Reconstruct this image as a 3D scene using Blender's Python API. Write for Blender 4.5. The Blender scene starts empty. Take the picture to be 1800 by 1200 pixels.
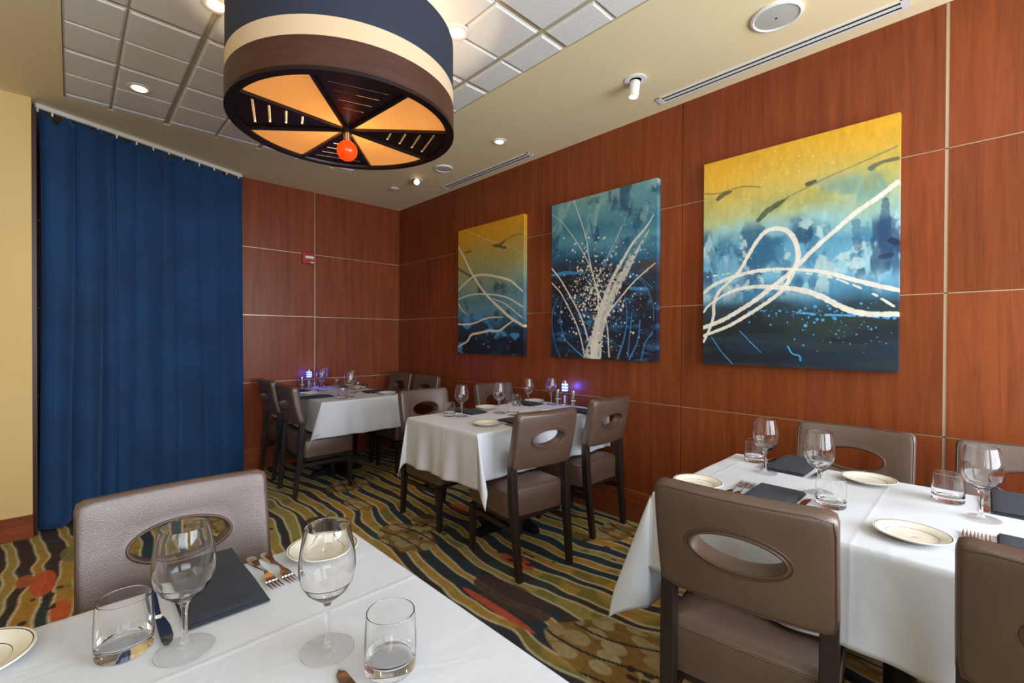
import bpy, bmesh, math, random
import numpy as np
from mathutils import Vector, Matrix
random.seed(7)
SC = bpy.context.scene
COL = SC.collection
PI = math.pi

# ------------------------------------------------------------------ camera
cd = bpy.data.cameras.new('camera'); cam = bpy.data.objects.new('camera', cd); COL.objects.link(cam)
SC.camera = cam
YAW, PITCH, ROLL = 0.75484, -0.00729, 0.003383
Fv = Vector((math.sin(YAW)*math.cos(PITCH), math.cos(YAW)*math.cos(PITCH), math.sin(PITCH)))
Rv = Vector((math.cos(YAW), -math.sin(YAW), 0)); Uv = Rv.cross(Fv)
R2 = Rv*math.cos(ROLL)+Uv*math.sin(ROLL); U2 = -Rv*math.sin(ROLL)+Uv*math.cos(ROLL)
m = Matrix((R2, U2, -Fv)).transposed().to_4x4(); m.translation = (-2.88989, -4.86553, 1.29107)
cam.matrix_world = m
cd.sensor_width = 36.0; cd.lens = 802.44/1800*36
cd.shift_x = 20.155/1800; cd.shift_y = -1.69/1800
cd.clip_start = 0.02; cd.clip_end = 60

# ------------------------------------------------------------------ colour management, sampling options
vs = SC.view_settings
SC.display_settings.display_device = 'sRGB'
vs.view_transform = 'Standard'; vs.look = 'None'; vs.gamma = 1.0; vs.use_curve_mapping = False
vs.exposure = 0.0
cy = SC.cycles
cy.use_denoising = True
cy.max_bounces = 12; cy.diffuse_bounces = 5; cy.glossy_bounces = 5; cy.transmission_bounces = 12; cy.transparent_max_bounces = 12
cy.sample_clamp_indirect = 4.0; cy.blur_glossy = 0.5
w = bpy.data.worlds.new('world'); SC.world = w; w.use_nodes = True
bg = w.node_tree.nodes['Background']; bg.inputs[0].default_value = (0.75, 0.85, 1.0, 1); bg.inputs[1].default_value = 1.0

def L(c):   # sRGB 0-255 to linear
    return tuple(((x/255)/12.92 if x/255 <= 0.04045 else ((x/255+0.055)/1.055)**2.4) for x in c) + (1.0,)

# ------------------------------------------------------------------ large lights: daylight in the front windows plus an added fill
def area(name, loc, rot, sx, sy, power, col):
    d = bpy.data.lights.new(name, 'AREA'); d.shape = 'RECTANGLE'; d.size = sx; d.size_y = sy; d.energy = power; d.color = col
    o = bpy.data.objects.new(name, d); COL.objects.link(o); o.location = loc; o.rotation_euler = rot
    o['kind'] = 'structure'
    return o
WIN = [(-1.15, 1.9), (-3.4, 1.7), (-5.6, 1.7)]          # centre x, width; the last is added to brighten the left ceiling
WINZ0, WINZ1 = 0.85, 2.45
for i, (wx, ww) in enumerate(WIN):
    area('window_daylight', (wx, -6.46, (WINZ0+WINZ1)/2), (PI/2+(0.12, 0.16, 0.75)[i], 0, 0), ww, WINZ1-WINZ0, (125, 56, 48)[i], (0.84, 0.92, 1.0))  # last light is an added fill, tilted up at the left ceiling

# ------------------------------------------------------------------ small helpers
def new_mat(name):
    mt = bpy.data.materials.new(name); mt.use_nodes = True
    return mt, mt.node_tree, mt.node_tree.nodes['Principled BSDF']
def nd(nt, typ, **kw):
    n = nt.nodes.new(typ)
    for k, v in kw.items():
        if k in n.inputs: n.inputs[k].default_value = v
        else: setattr(n, k, v)
    return n
def objcoord(nt, scale=(1,1,1), world=False):
    if world:
        tc = nt.nodes.new('ShaderNodeNewGeometry'); out = tc.outputs['Position']
    else:
        tc = nt.nodes.new('ShaderNodeTexCoord'); out = tc.outputs['Object']
    mp = nt.nodes.new('ShaderNodeMapping'); mp.inputs['Scale'].default_value = scale
    nt.links.new(out, mp.inputs['Vector']); return mp.outputs[0]
def simple(name, col, rough=0.5, metal=0.0, bump=0.0, bscale=200.0, var=0.0, vscale=6.0, **kw):
    mt, nt, b = new_mat(name)
    b.inputs['Roughness'].default_value = rough; b.inputs['Metallic'].default_value = metal
    for k, v in kw.items(): b.inputs[k].default_value = v
    v = objcoord(nt)
    n = nd(nt, 'ShaderNodeTexNoise', Scale=vscale, Detail=4.0); nt.links.new(v, n.inputs['Vector'])
    mx = nd(nt, 'ShaderNodeMix', data_type='RGBA')
    mx.inputs[6].default_value = tuple(c*(1-var) for c in col[:3])+(1,); mx.inputs[7].default_value = tuple(min(1, c*(1+var)) for c in col[:3])+(1,)
    nt.links.new(n.outputs[0], mx.inputs[0]); nt.links.new(mx.outputs[2], b.inputs['Base Color'])
    if bump:
        n2 = nd(nt, 'ShaderNodeTexNoise', Scale=bscale, Detail=3.0); nt.links.new(v, n2.inputs['Vector'])
        bp = nd(nt, 'ShaderNodeBump', Strength=bump, Distance=0.002); nt.links.new(n2.outputs[0], bp.inputs['Height']); nt.links.new(bp.outputs[0], b.inputs['Normal'])
    return mt
def glass(name, col=(1,1,1,1), rough=0.0, ior=1.47):
    mt, nt, b = new_mat(name)
    b.inputs['Base Color'].default_value = col; b.inputs['Roughness'].default_value = rough
    b.inputs['Transmission Weight'].default_value = 1.0; b.inputs['IOR'].default_value = ior
    return mt
def emit(name, col, s):
    mt, nt, b = new_mat(name)
    b.inputs['Base Color'].default_value = col
    b.inputs['Emission Color'].default_value = col; b.inputs['Emission Strength'].default_value = s
    return mt

def wood_mat(name, dark, light, rough=0.3, tint=False, gs=(9, 9, 0.55)):
    mt, nt, b = new_mat(name)
    v = objcoord(nt, gs)
    n1 = nd(nt, 'ShaderNodeTexNoise', Scale=2.2, Detail=8.0, Roughness=0.65, Distortion=0.6); nt.links.new(v, n1.inputs['Vector'])
    v2 = objcoord(nt, (gs[0]*14, gs[1]*14, gs[2]*5))
    n2 = nd(nt, 'ShaderNodeTexNoise', Scale=2.0, Detail=4.0); nt.links.new(v2, n2.inputs['Vector'])
    ad = nd(nt, 'ShaderNodeMath', operation='MULTIPLY_ADD'); nt.links.new(n2.outputs[0], ad.inputs[0]); ad.inputs[1].default_value = 0.35; nt.links.new(n1.outputs[0], ad.inputs[2])
    cr = nt.nodes.new('ShaderNodeValToRGB'); cr.color_ramp.elements[0].position = 0.42; cr.color_ramp.elements[1].position = 0.92
    cr.color_ramp.elements[0].color = dark; cr.color_ramp.elements[1].color = light
    nt.links.new(ad.outputs[0], cr.inputs[0])
    out = cr.outputs[0]
    if tint:
        at = nd(nt, 'ShaderNodeAttribute', attribute_name='tint')
        mm = nd(nt, 'ShaderNodeMix', data_type='RGBA', blend_type='MULTIPLY'); mm.inputs[0].default_value = 1.0
        nt.links.new(out, mm.inputs[6]); nt.links.new(at.outputs['Color'], mm.inputs[7]); out = mm.outputs[2]
    nt.links.new(out, b.inputs['Base Color'])
    b.inputs['Roughness'].default_value = rough
    return mt

def mesh(name, verts, faces, mt=None, parent=None, smooth=False, mats=None, fmat=None, auto=None):
    me = bpy.data.meshes.new(name); me.from_pydata([tuple(v) for v in verts], [], faces)
    bm = bmesh.new(); bm.from_mesh(me); bmesh.ops.recalc_face_normals(bm, faces=bm.faces); bm.to_mesh(me); bm.free()
    for mm in (mats or ([mt] if mt else [])): me.materials.append(mm)
    if fmat is not None:
        for p, i in zip(me.polygons, fmat): p.material_index = i
    if smooth:
        me.polygons.foreach_set('use_smooth', [True]*len(me.polygons))
        if auto is not None:
            me.set_sharp_from_angle(angle=math.radians(auto))
    o = bpy.data.objects.new(name, me); COL.objects.link(o)
    if parent: o.parent = parent
    return o
class MB:
    def __init__(s): s.v = []; s.f = []; s.m = []
    def add(s, v, f, mi=0):
        k = len(s.v); s.v += [tuple(x) for x in v]; s.f += [tuple(i+k for i in q) for q in f]; s.m += [mi]*len(f)
    def box(s, x0, x1, y0, y1, z0, z1, mi=0):
        s.add([(x0,y0,z0),(x1,y0,z0),(x1,y1,z0),(x0,y1,z0),(x0,y0,z1),(x1,y0,z1),(x1,y1,z1),(x0,y1,z1)],
              [(0,3,2,1),(4,5,6,7),(0,1,5,4),(1,2,6,5),(2,3,7,6),(3,0,4,7)], mi)
    def rings(s, rings, closed_top=True, closed_bot=True, loop=False, mi=0):
        n = len(rings[0]); v = [p for r in rings for p in r]; f = []
        K = len(rings)
        for k in range(K if loop else K-1):
            k2 = (k+1) % K
            for i in range(n):
                j = (i+1) % n; f.append((k*n+i, k*n+j, k2*n+j, k2*n+i))
        if not loop:
            if closed_bot: f.append(tuple(range(n-1, -1, -1)))
            if closed_top: f.append(tuple((K-1)*n+i for i in range(n)))
        s.add(v, f, mi)
    def build(s, name, mt=None, parent=None, smooth=False, mats=None, auto=None):
        return mesh(name, s.v, s.f, mt, parent, smooth, mats, s.m if mats else None, auto)
def circ(r, z, n=32, cx=0, cy=0): return [(cx+r*math.cos(2*PI*i/n), cy+r*math.sin(2*PI*i/n), z) for i in range(n)]
def rrect(hx, hy, r, z, n=5, cx=0, cy=0):
    out = []
    for (sx, sy, a0) in ((1,1,0),(-1,1,PI/2),(-1,-1,PI),(1,-1,1.5*PI)):
        for k in range(n+1):
            a = a0 + k/n*PI/2
            out.append((cx+sx*(hx-r)+r*math.cos(a), cy+sy*(hy-r)+r*math.sin(a), z))
    return out
def lathe(name, prof, mt, parent=None, n=40, auto=35, mats=None, pm=None, closed=False):
    b = MB()
    if closed:
        for k in range(len(prof)):
            a, c = prof[k], prof[(k+1) % len(prof)]
            b.rings([circ(max(a[0],1e-5), a[1], n), circ(max(c[0],1e-5), c[1], n)], False, False, mi=(pm[k] if pm else 0))
        v = b
        me = v.build(name, mt, parent, True, mats, auto)
        bm = bmesh.new(); bm.from_mesh(me.data); bmesh.ops.remove_doubles(bm, verts=bm.verts, dist=2e-5)
        bmesh.ops.recalc_face_normals(bm, faces=bm.faces); bm.to_mesh(me.data); bm.free()
        return me
    b.rings([circ(max(r,1e-5), z, n) for r, z in prof])
    o = b.build(name, mt, parent, True, mats, auto)
    bm = bmesh.new(); bm.from_mesh(o.data); bmesh.ops.remove_doubles(bm, verts=bm.verts, dist=1.5e-5)
    bmesh.ops.recalc_face_normals(bm, faces=bm.faces); bm.to_mesh(o.data); bm.free()
    return o
def support(prof, d=0.0005):
    out = [prof[0]]
    for i in range(1, len(prof)-1):
        p, a, q = prof[i-1], prof[i], prof[i+1]
        v1 = (p[0]-a[0], p[1]-a[1]); v2 = (q[0]-a[0], q[1]-a[1]); l1 = math.hypot(*v1); l2 = math.hypot(*v2)
        if l1 < 1e-6 or l2 < 1e-6: out.append(a); continue
        c = -(v1[0]*v2[0]+v1[1]*v2[1])/(l1*l2); ang = math.degrees(math.acos(max(-1, min(1, c))))
        if ang > 14:
            if l1 > 2.5*d: out.append((a[0]+v1[0]/l1*d, a[1]+v1[1]/l1*d))
            out.append(a)
            if l2 > 2.5*d: out.append((a[0]+v2[0]/l2*d, a[1]+v2[1]/l2*d))
        else: out.append(a)
    out.append(prof[-1]); return out
def tube(b, pts, r, n=8, closed=False, mi=0):
    rings = []; N = len(pts); P = [Vector(p) for p in pts]; up = None
    for i, p in enumerate(P):
        if closed: t = P[(i+1) % N]-P[i-1]
        else: t = P[min(i+1, N-1)]-P[max(i-1, 0)]
        t.normalize()
        if up is None: up = Vector((0,0,1)) if abs(t.z) < 0.9 else Vector((1,0,0))
        s = t.cross(up).normalized(); up = s.cross(t).normalized()
        rr = r[i] if isinstance(r, (list, tuple)) else r
        rings.append([tuple(p + (s*math.cos(2*PI*k/n)+up*math.sin(2*PI*k/n))*rr) for k in range(n)])
    b.rings(rings, loop=closed, mi=mi)
def struct(o): o['kind'] = 'structure'; return o
def tag(o, label, cat, group=None):
    o['label'] = label; o['category'] = cat
    if group: o['group'] = group
    return o
def thing(name, label, cat, loc=(0,0,0), rz=0.0, group=None):
    o = bpy.data.objects.new(name, None); COL.objects.link(o); o.location = loc; o.rotation_euler = (0,0,rz); o.empty_display_size = 0.05
    return tag(o, label, cat, group)
def children(o): return [c for c in bpy.data.objects if c.parent == o]
def dup(o, parent=None):
    c = o.copy(); COL.objects.link(c); c.parent = parent
    for ch in KIDS(o): dup(ch, c)
    return c
def KIDS(o): return list(o.children)
def place(proto, used, loc, rz, label, group):
    o = proto if not used else dup(proto)
    o.location = loc; o.rotation_euler = (0,0,rz); o['label'] = label; o['group'] = group
    return o

# ------------------------------------------------------------------ materials
M = {}
M['wood'] = wood_mat('mahogany panel', L((104, 47, 23)), L((146, 73, 36)), 0.36, tint=True)
M['wood'].node_tree.nodes['Principled BSDF'].inputs['Specular IOR Level'].default_value = 0.32
M['base_wood'] = wood_mat('mahogany base', L((105, 46, 22)), L((160, 84, 44)), 0.35, gs=(1.2, 1.2, 8))
M['strip'] = simple('aluminium reveal', L((205, 190, 165)), 0.35, 0.7)
M['cream'] = simple('cream paint', L((240, 222, 178)), 0.75, bump=0.15, bscale=90)
M['cream_wall'] = simple('warm cream wall paint', L((226, 194, 130)), 0.75, bump=0.15, bscale=90)
M['tile'] = simple('ceiling tile', L((232, 230, 224)), 0.9, bump=0.9, bscale=140, var=0.03, vscale=60)
M['grid'] = simple('ceiling grid', L((190, 176, 148)), 0.6)
M['white'] = simple('white enamel', L((232, 230, 226)), 0.45)
M['black'] = simple('dark slot', L((5, 5, 5)), 0.95)
M['grille'] = simple('speaker grille', L((188, 188, 180)), 0.7, bump=0.6, bscale=400)
def leather_mat():
    mt, nt, b = new_mat('brown leather'); v = objcoord(nt)
    n = nd(nt, 'ShaderNodeTexNoise', Scale=9.0, Detail=3.0); nt.links.new(v, n.inputs['Vector'])
    mx = nd(nt, 'ShaderNodeMix', data_type='RGBA'); mx.inputs[6].default_value = L((78, 58, 48)); mx.inputs[7].default_value = L((101, 78, 66))
    nt.links.new(n.outputs[0], mx.inputs[0]); nt.links.new(mx.outputs[2], b.inputs['Base Color'])
    vo = nd(nt, 'ShaderNodeTexVoronoi', Scale=420.0); nt.links.new(v, vo.inputs['Vector'])
    bp = nd(nt, 'ShaderNodeBump', Strength=0.55, Distance=0.0007, invert=True); nt.links.new(vo.outputs['Distance'], bp.inputs['Height'])
    n3 = nd(nt, 'ShaderNodeTexNoise', Scale=22.0, Detail=2.0); nt.links.new(v, n3.inputs['Vector'])
    b2 = nd(nt, 'ShaderNodeBump', Strength=0.25, Distance=0.003); nt.links.new(n3.outputs[0], b2.inputs['Height']); nt.links.new(bp.outputs[0], b2.inputs['Normal'])
    nt.links.new(b2.outputs[0], b.inputs['Normal']); b.inputs['Roughness'].default_value = 0.38
    return mt
M['leather'] = leather_mat()
M['leather'].node_tree.nodes['Principled BSDF'].inputs['Specular IOR Level'].default_value = 1.0
M['piping'] = simple('leather piping', L((82, 62, 52)), 0.4)
M['legwood'] = simple('espresso stained wood', L((38, 28, 26)), 0.38, bump=0.15, bscale=60, var=0.25, vscale=18)
def cloth_mat(col):
    mt, nt, b = new_mat('white table linen'); b.inputs['Base Color'].default_value = col; b.inputs['Roughness'].default_value = 0.85
    v = objcoord(nt, (1.0, 1.6, 1.0)); n = nd(nt, 'ShaderNodeTexNoise', Scale=4.5, Detail=3.0, Roughness=0.55, Distortion=1.2); nt.links.new(v, n.inputs['Vector'])
    n2 = nd(nt, 'ShaderNodeTexNoise', Scale=900.0); nt.links.new(objcoord(nt), n2.inputs['Vector'])
    b1 = nd(nt, 'ShaderNodeBump', Strength=0.13, Distance=0.02); nt.links.new(n.outputs[0], b1.inputs['Height'])
    b2 = nd(nt, 'ShaderNodeBump', Strength=0.2, Distance=0.001); nt.links.new(n2.outputs[0], b2.inputs['Height']); nt.links.new(b1.outputs[0], b2.inputs['Normal'])
    nt.links.new(b2.outputs[0], b.inputs['Normal']); return mt
M['cloth'] = cloth_mat(L((207, 210, 217))) or simple('white table linen', L((213, 215, 221)), 0.85, bump=0.25, bscale=900)
M['napkin'] = simple('charcoal linen', L((50, 55, 64)), 0.9, bump=0.5, bscale=900, var=0.12, vscale=30)
M['china'] = simple('ivory china', L((226, 221, 205)), 0.25)
M['china_line'] = simple('dark green line on china', L((58, 62, 50)), 0.2)
M['steel'] = simple('polished steel', (0.75, 0.72, 0.68, 1), 0.12, 1.0)
M['glass'] = glass('clear glass')
def thin_glass():
    mt, nt, b = new_mat('thin clear glass')
    tr = nt.nodes.new('ShaderNodeBsdfTransparent'); tr.inputs[0].default_value = (0.995, 1.0, 1.0, 1)
    gl = nt.nodes.new('ShaderNodeBsdfGlossy'); gl.inputs['Roughness'].default_value = 0.02
    lw = nd(nt, 'ShaderNodeLayerWeight', Blend=0.5); pw = nd(nt, 'ShaderNodeMath', operation='POWER'); pw.inputs[1].default_value = 4.5; nt.links.new(lw.outputs['Facing'], pw.inputs[0])
    ma = nd(nt, 'ShaderNodeMath', operation='MULTIPLY_ADD'); ma.inputs[1].default_value = 0.85; ma.inputs[2].default_value = 0.03; nt.links.new(pw.outputs[0], ma.inputs[0])
    mx = nt.nodes.new('ShaderNodeMixShader'); nt.links.new(ma.outputs[0], mx.inputs[0]); nt.links.new(tr.outputs[0], mx.inputs[1]); nt.links.new(gl.outputs[0], mx.inputs[2])
    nt.links.new(mx.outputs[0], nt.nodes['Material Output'].inputs[0]); return mt
M['thin_glass'] = thin_glass()
M['velvet'] = simple('blue velvet', L((9, 56, 100)), 0.85, bump=0.4, bscale=120, var=0.55, vscale=3.2)
M['velvet'].node_tree.nodes['Principled BSDF'].inputs['Sheen Weight'].default_value = 0.35
M['velvet'].node_tree.nodes['Principled BSDF'].inputs['Sheen Tint'].default_value = (0.25, 0.45, 0.85, 1)
M['navy'] = simple('navy shade fabric', L((38, 44, 62)), 0.8, bump=0.3, bscale=500)
M['shade_cream'] = simple('cream shade fabric', L((218, 190, 154)), 0.8, bump=0.2, bscale=500)
M['shade_brown'] = wood_mat('brown veneer band', L((56, 28, 19)), L((82, 44, 30)), 0.4, gs=(2,2,18))
M['bronze'] = simple('dark bronze', L((44, 32, 28)), 0.35, 0.6)
M['chrome'] = simple('brushed nickel', (0.6, 0.57, 0.52, 1), 0.22, 1.0)
M['tabletop'] = simple('black laminate', L((30, 28, 28)), 0.4)
M['iron'] = simple('black iron', L((22, 22, 24)), 0.5, 0.3)
M['red'] = simple('red enamel', L((165, 40, 38)), 0.4)
M['windowframe'] = simple('window frame', L((60, 52, 46)), 0.5)

# ------------------------------------------------------------------ numpy noise
RNG = np.random.default_rng(11)
def vnoise(X, Y, seed):
    r = np.random.default_rng(seed); T = r.random((64, 64))
    xi = np.floor(X).astype(int); yi = np.floor(Y).astype(int); fx = X-xi; fy = Y-yi
    fx = fx*fx*(3-2*fx); fy = fy*fy*(3-2*fy)
    g = lambda a, b: T[a % 64, b % 64]
    return (g(xi,yi)*(1-fx)+g(xi+1,yi)*fx)*(1-fy)+(g(xi,yi+1)*(1-fx)+g(xi+1,yi+1)*fx)*fy
def fbm(X, Y, seed, o=4):
    s = 0; a = 1; t = 0
    for k in range(o): s = s+a*vnoise(X*2**k+k*7.3, Y*2**k+k*3.1, seed+k); t += a; a *= 0.5
    return s/t
def sl(c): return np.array(L(c)[:3])
def mixc(A, B, t): return A*(1-t[..., None])+B*t[..., None]
def sstep(a, b, x): t = np.clip((x-a)/(b-a), 0, 1); return t*t*(3-2*t)

def grid_mesh(name, O, du, dv, nu, nv, colors, mt, parent=None):
    U, V = np.meshgrid(np.arange(nu+1)/nu, np.arange(nv+1)/nv, indexing='ij')
    P = np.array(O)[None, None]+U[..., None]*np.array(du)+V[..., None]*np.array(dv)
    idx = np.arange((nu+1)*(nv+1)).reshape(nu+1, nv+1)
    q = np.stack([idx[:-1,:-1], idx[1:,:-1], idx[1:,1:], idx[:-1,1:]], -1).reshape(-1, 4)
    me = bpy.data.meshes.new(name); me.vertices.add((nu+1)*(nv+1)); me.vertices.foreach_set('co', P.reshape(-1).astype(np.float32))
    me.loops.add(q.size); me.loops.foreach_set('vertex_index', q.reshape(-1).astype(np.int32))
    me.polygons.add(len(q)); me.polygons.foreach_set('loop_start', (np.arange(len(q))*4).astype(np.int32))
    me.update(calc_edges=True); me.validate()
    ca = me.color_attributes.new('paint', 'FLOAT_COLOR', 'POINT')
    c4 = np.ones(((nu+1)*(nv+1), 4), np.float32); c4[:, :3] = colors.reshape(-1, 3); ca.data.foreach_set('color', c4.reshape(-1))
    me.materials.append(mt)
    o = bpy.data.objects.new(name, me); COL.objects.link(o)
    if parent: o.parent = parent
    return o
def attr_mat(name, rough, bump=0.0, bscale=200, sheen=0.0):
    mt, nt, b = new_mat(name); at = nd(nt, 'ShaderNodeAttribute', attribute_name='paint')
    v = objcoord(nt); n = nd(nt, 'ShaderNodeTexNoise', Scale=bscale, Detail=3.0); nt.links.new(v, n.inputs['Vector'])
    mr = nd(nt, 'ShaderNodeMapRange'); mr.inputs[3].default_value = 0.8; mr.inputs[4].default_value = 1.2; nt.links.new(n.outputs[0], mr.inputs[0])
    mm = nd(nt, 'ShaderNodeVectorMath', operation='SCALE'); nt.links.new(at.outputs['Color'], mm.inputs[0]); nt.links.new(mr.outputs[0], mm.inputs['Scale'])
    nt.links.new(mm.outputs[0], b.inputs['Base Color']); b.inputs['Roughness'].default_value = rough
    if bump:
        bp = nd(nt, 'ShaderNodeBump', Strength=bump, Distance=0.003); nt.links.new(n.outputs[0], bp.inputs['Height']); nt.links.new(bp.outputs[0], b.inputs['Normal'])
    return mt
M['carpet'] = attr_mat('patterned carpet', 0.95, 0.7, 260)
M['canvas'] = attr_mat('painted canvas', 0.45, 0.1, 500)

# ------------------------------------------------------------------ room
H = 2.8097
XL, YF = -7.0, -6.4
# carpet: fine patterned field where it is in view
def carpet():
    x0, x1, y0, y1 = -3.9, 0.0, -5.0, 0.0
    nu, nv = 640, 760
    X, Y = np.meshgrid(np.linspace(x0, x1, nu+1), np.linspace(y0, y1, nv+1), indexing='ij')
    wob = 0.085*(fbm(X*1.1, Y*1.9, 21, 3)-0.5)*2 + 0.10*(vnoise(X*0.5+3, Y*0.9, 33)-0.5)*2 + 0.014*(vnoise(X*3, Y*7, 35)-0.5)*2
    s = X+wob+0.020*(vnoise(X*1.5+9, Y*4.2, 37)-0.5)*2
    # irregular stripes: width field plus taper field
    ph = s*2*PI/0.130 + 2.2*(vnoise(s*1.3, Y*0.5, 41)-0.5)*2
    f = np.sin(ph) + 0.95*(fbm(X*3.0, Y*1.15, 51, 2)-0.47)*2 + 0.10
    gx = np.gradient(f, axis=0)/(x1-x0)*nu; gy = np.gradient(f, axis=1)/(y1-y0)*nv
    dist = f/np.maximum(np.hypot(gx, gy), 6)
    k = np.floor((ph+PI/2)/(2*PI)).astype(int)
    rr = np.random.default_rng(5).random((4096, 3))
    a = rr[(k*7+13) % 4096, 0]; b = rr[(k*5+31) % 4096, 1]
    n1 = fbm(X*5, Y*2.2, 61, 4); n2 = fbm(X*9, Y*7, 71, 3)
    gold = mixc(np.broadcast_to(sl((172,134,50)), X.shape+(3,)), sl((150,140,78)), np.clip(a*0.8+(n1-0.5)*1.6, 0, 1))
    gold = mixc(gold, sl((176,120,50)), sstep(0.60, 0.75, n2)*0.5)
    gold = mixc(gold, sl((96,104,48)), sstep(0.62, 0.72, fbm(X*6, Y*8, 77, 2))*0.7)
    dark = mixc(np.broadcast_to(sl((30,52,66)), X.shape+(3,)), sl((56,44,40)), sstep(0.35, 0.65, b*0.6+n1*0.5))
    dark = mixc(dark, sl((30,70,74)), sstep(0.55, 0.7, n2)*0.6)
    C = mixc(gold, dark, sstep(-0.002, 0.002, -dist))
    line = np.exp(-((dist-0.006)/0.006)**2)*(0.75+0.3*n2)
    C = mixc(C, sl((206,200,172)), line)
    # pebble fields
    pf = np.full(X.shape, 9.0)
    for (px, py, pa, pb) in ((-1.33,-2.30,.16,.24),(-1.08,-2.22,.10,.14),(-0.20,-3.18,.22,.13),(-1.27,-3.86,.20,.34),(-1.12,-1.08,.20,.16),(-1.28,-1.55,.08,.16),(-0.45,-4.6,.2,.3),(-2.2,-1.1,.14,.3)):
        pf = np.minimum(pf, np.hypot((X-px)/pa, (Y-py)/pb)+0.5*(n1-0.5))
    pm = sstep(1.03, 0.97, pf)
    cs = 0.10; gxp, gyp = X/0.085, Y/0.13
    best = np.full(X.shape, 9.0)
    rr2 = np.random.default_rng(9).random((97, 97, 2))
    ix, iy = np.floor(gxp).astype(int), np.floor(gyp).astype(int)
    for dx in (-1,0,1):
        for dy in (-1,0,1):
            cx = (ix+dx); cy_ = (iy+dy); j = rr2[cx % 97, cy_ % 97]
            d = np.hypot(gxp-cx-0.2-0.6*j[..., 0], gyp-cy_-0.2-0.6*j[..., 1])/(0.28+0.22*j[..., 1]); best = np.minimum(best, d)
    peb = sstep(1.08, 0.94, best)
    pg = mixc(np.broadcast_to(sl((150,114,48)), X.shape+(3,)), sl((118,92,44)), np.clip(n1*1.5-0.25, 0, 1))
    pc = mixc(pg, sl((176,164,122)), peb*(0.45+0.5*vnoise(X*6, Y*5, 99)))
    C = mixc(C, pc, pm)
    ln = np.sin((s+0.05*np.sin(Y*3))*2*PI/0.23); g2 = np.hypot(np.gradient(ln, axis=0)/(x1-x0)*nu, np.gradient(ln, axis=1)/(y1-y0)*nv)
    C = mixc(C, sl((34,30,38)), pm*sstep(0.008, 0.004, np.abs(ln)/np.maximum(g2, 8)))
    # scattered blobs: dark lozenges, red-orange petals, green patches, animal-print dots
    R = random.Random(3)
    spots = [(-1.02,-3.02,.05,.12,(186,84,50)), (-3.0,-1.5,.05,.17,(196,84,44)), (-2.93,-1.9,.04,.12,(200,92,50)), (-1.30,-3.25,.10,.26,(66,48,44)), (-1.42,-3.28,.022,.24,(190,80,52)),
             (-1.64,-1.75,.10,.18,(62,46,44)), (-0.75,-2.2,.05,.16,(170,84,50)), (-1.93,-2.35,.10,.20,(160,120,40)), (-2.05,-2.75,.09,.22,(152,118,44)), (-2.9,-1.15,.04,.12,(120,118,70))]
    for _ in range(26): spots.append((R.uniform(-3.8,0), R.uniform(-5,0), R.uniform(.02,.045), R.uniform(.05,.11), R.choice([(88,98,44),(92,88,46),(66,52,46),(176,92,50),(134,122,70)])))
    for _ in range(70):
        bx, by = R.choice([(-0.95,-3.0),(-1.15,-2.35),(-3.0,-1.75),(-0.5,-3.3),(-1.4,-4.0),(-2.0,-1.5)])
        spots.append((bx+R.gauss(0,.07), by+R.gauss(0,.13), R.uniform(.008,.016), R.uniform(.014,.03), (42,32,34)))
    for (bx, by, ra, rb, c) in spots:
        d = np.hypot((X-bx)/ra, (Y-by)/rb)+0.25*(n2-0.5)
        C = mixc(C, sl(c), sstep(1.05, 0.97, d)*0.92)
    C *= (0.86+0.28*fbm(X*55, Y*55, 111, 1))[..., None]
    return grid_mesh('floor', (x0, y0, 0), (x1-x0, 0, 0), (0, y1-y0, 0), nu, nv, C, M['carpet'])
struct(carpet())
M['carpet_plain'] = simple('carpet beyond the pattern', L((104, 88, 56)), 0.95, bump=0.6, bscale=260, var=0.4, vscale=5)
b = MB(); b.add([(XL,YF,0),(0,YF,0),(0,-5,0),(XL,-5,0),(XL,-5,0),(-3.9,-5,0),(-3.9,0,0),(XL,0,0)], [(0,1,2,3),(4,5,6,7)])
struct(b.build('floor', M['carpet_plain']))

# wall panels with metal reveals
def paneled_wall(name, axis, cols, rows, reach, thick=0.018, gap=0.005):
    """axis 'y': wall on the plane X=0 along Y; axis 'x': wall on Y=0 along X. cols: list of (a0,a1)"""
    v = []; f = []; tint = []
    R = random.Random(len(cols)*3+1)
    b = MB()
    for (a0, a1, g0, g1) in cols:
        for (z0, z1) in rows:
            t = R.uniform(0.86, 1.08); tt = (t, t*R.uniform(0.93, 1.03), t*R.uniform(0.9, 1.02))
            za, zb = z0+(gap/2 if z0 > 0 else 0), z1-(gap/2 if z1 < H-0.01 else 0)
            n0 = len(b.v)
            if axis == 'y': b.box(0, thick, a0+g0, a1-g1, za, zb)
            else: b.box(a0+g0, a1-g1, 0, thick, za, zb)
            tint += [tt]*(len(b.v)-n0)
    # the backing behind the panels
    lo, hi = reach
    n0 = len(b.v)
    if axis == 'y': b.box(thick+0.002, thick+0.08, lo, hi, 0, H+0.3)
    else: b.box(lo, hi, thick+0.002, thick+0.08, 0, H+0.3)
    tint += [(0.5, 0.5, 0.5)]*(len(b.v)-n0)
    me = bpy.data.meshes.new(name); me.from_pydata(b.v, [], b.f); me.materials.append(M['wood'])
    ca = me.color_attributes.new('tint', 'FLOAT_COLOR', 'POINT')
    ca.data.foreach_set('color', [c for t in tint for c in (t[0], t[1], t[2], 1.0)])
    o = bpy.data.objects.new(name, me); COL.objects.link(o); return struct(o)
ROWS = [(0, 0.843), (0.843, 1.498), (1.498, 2.153), (2.153, H)]
ys = [0.0, -1.0713, -2.2903, -3.5097, -4.7387, -5.958, YF]
wide = {-4.7387: 0.006}
cols = []
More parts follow.
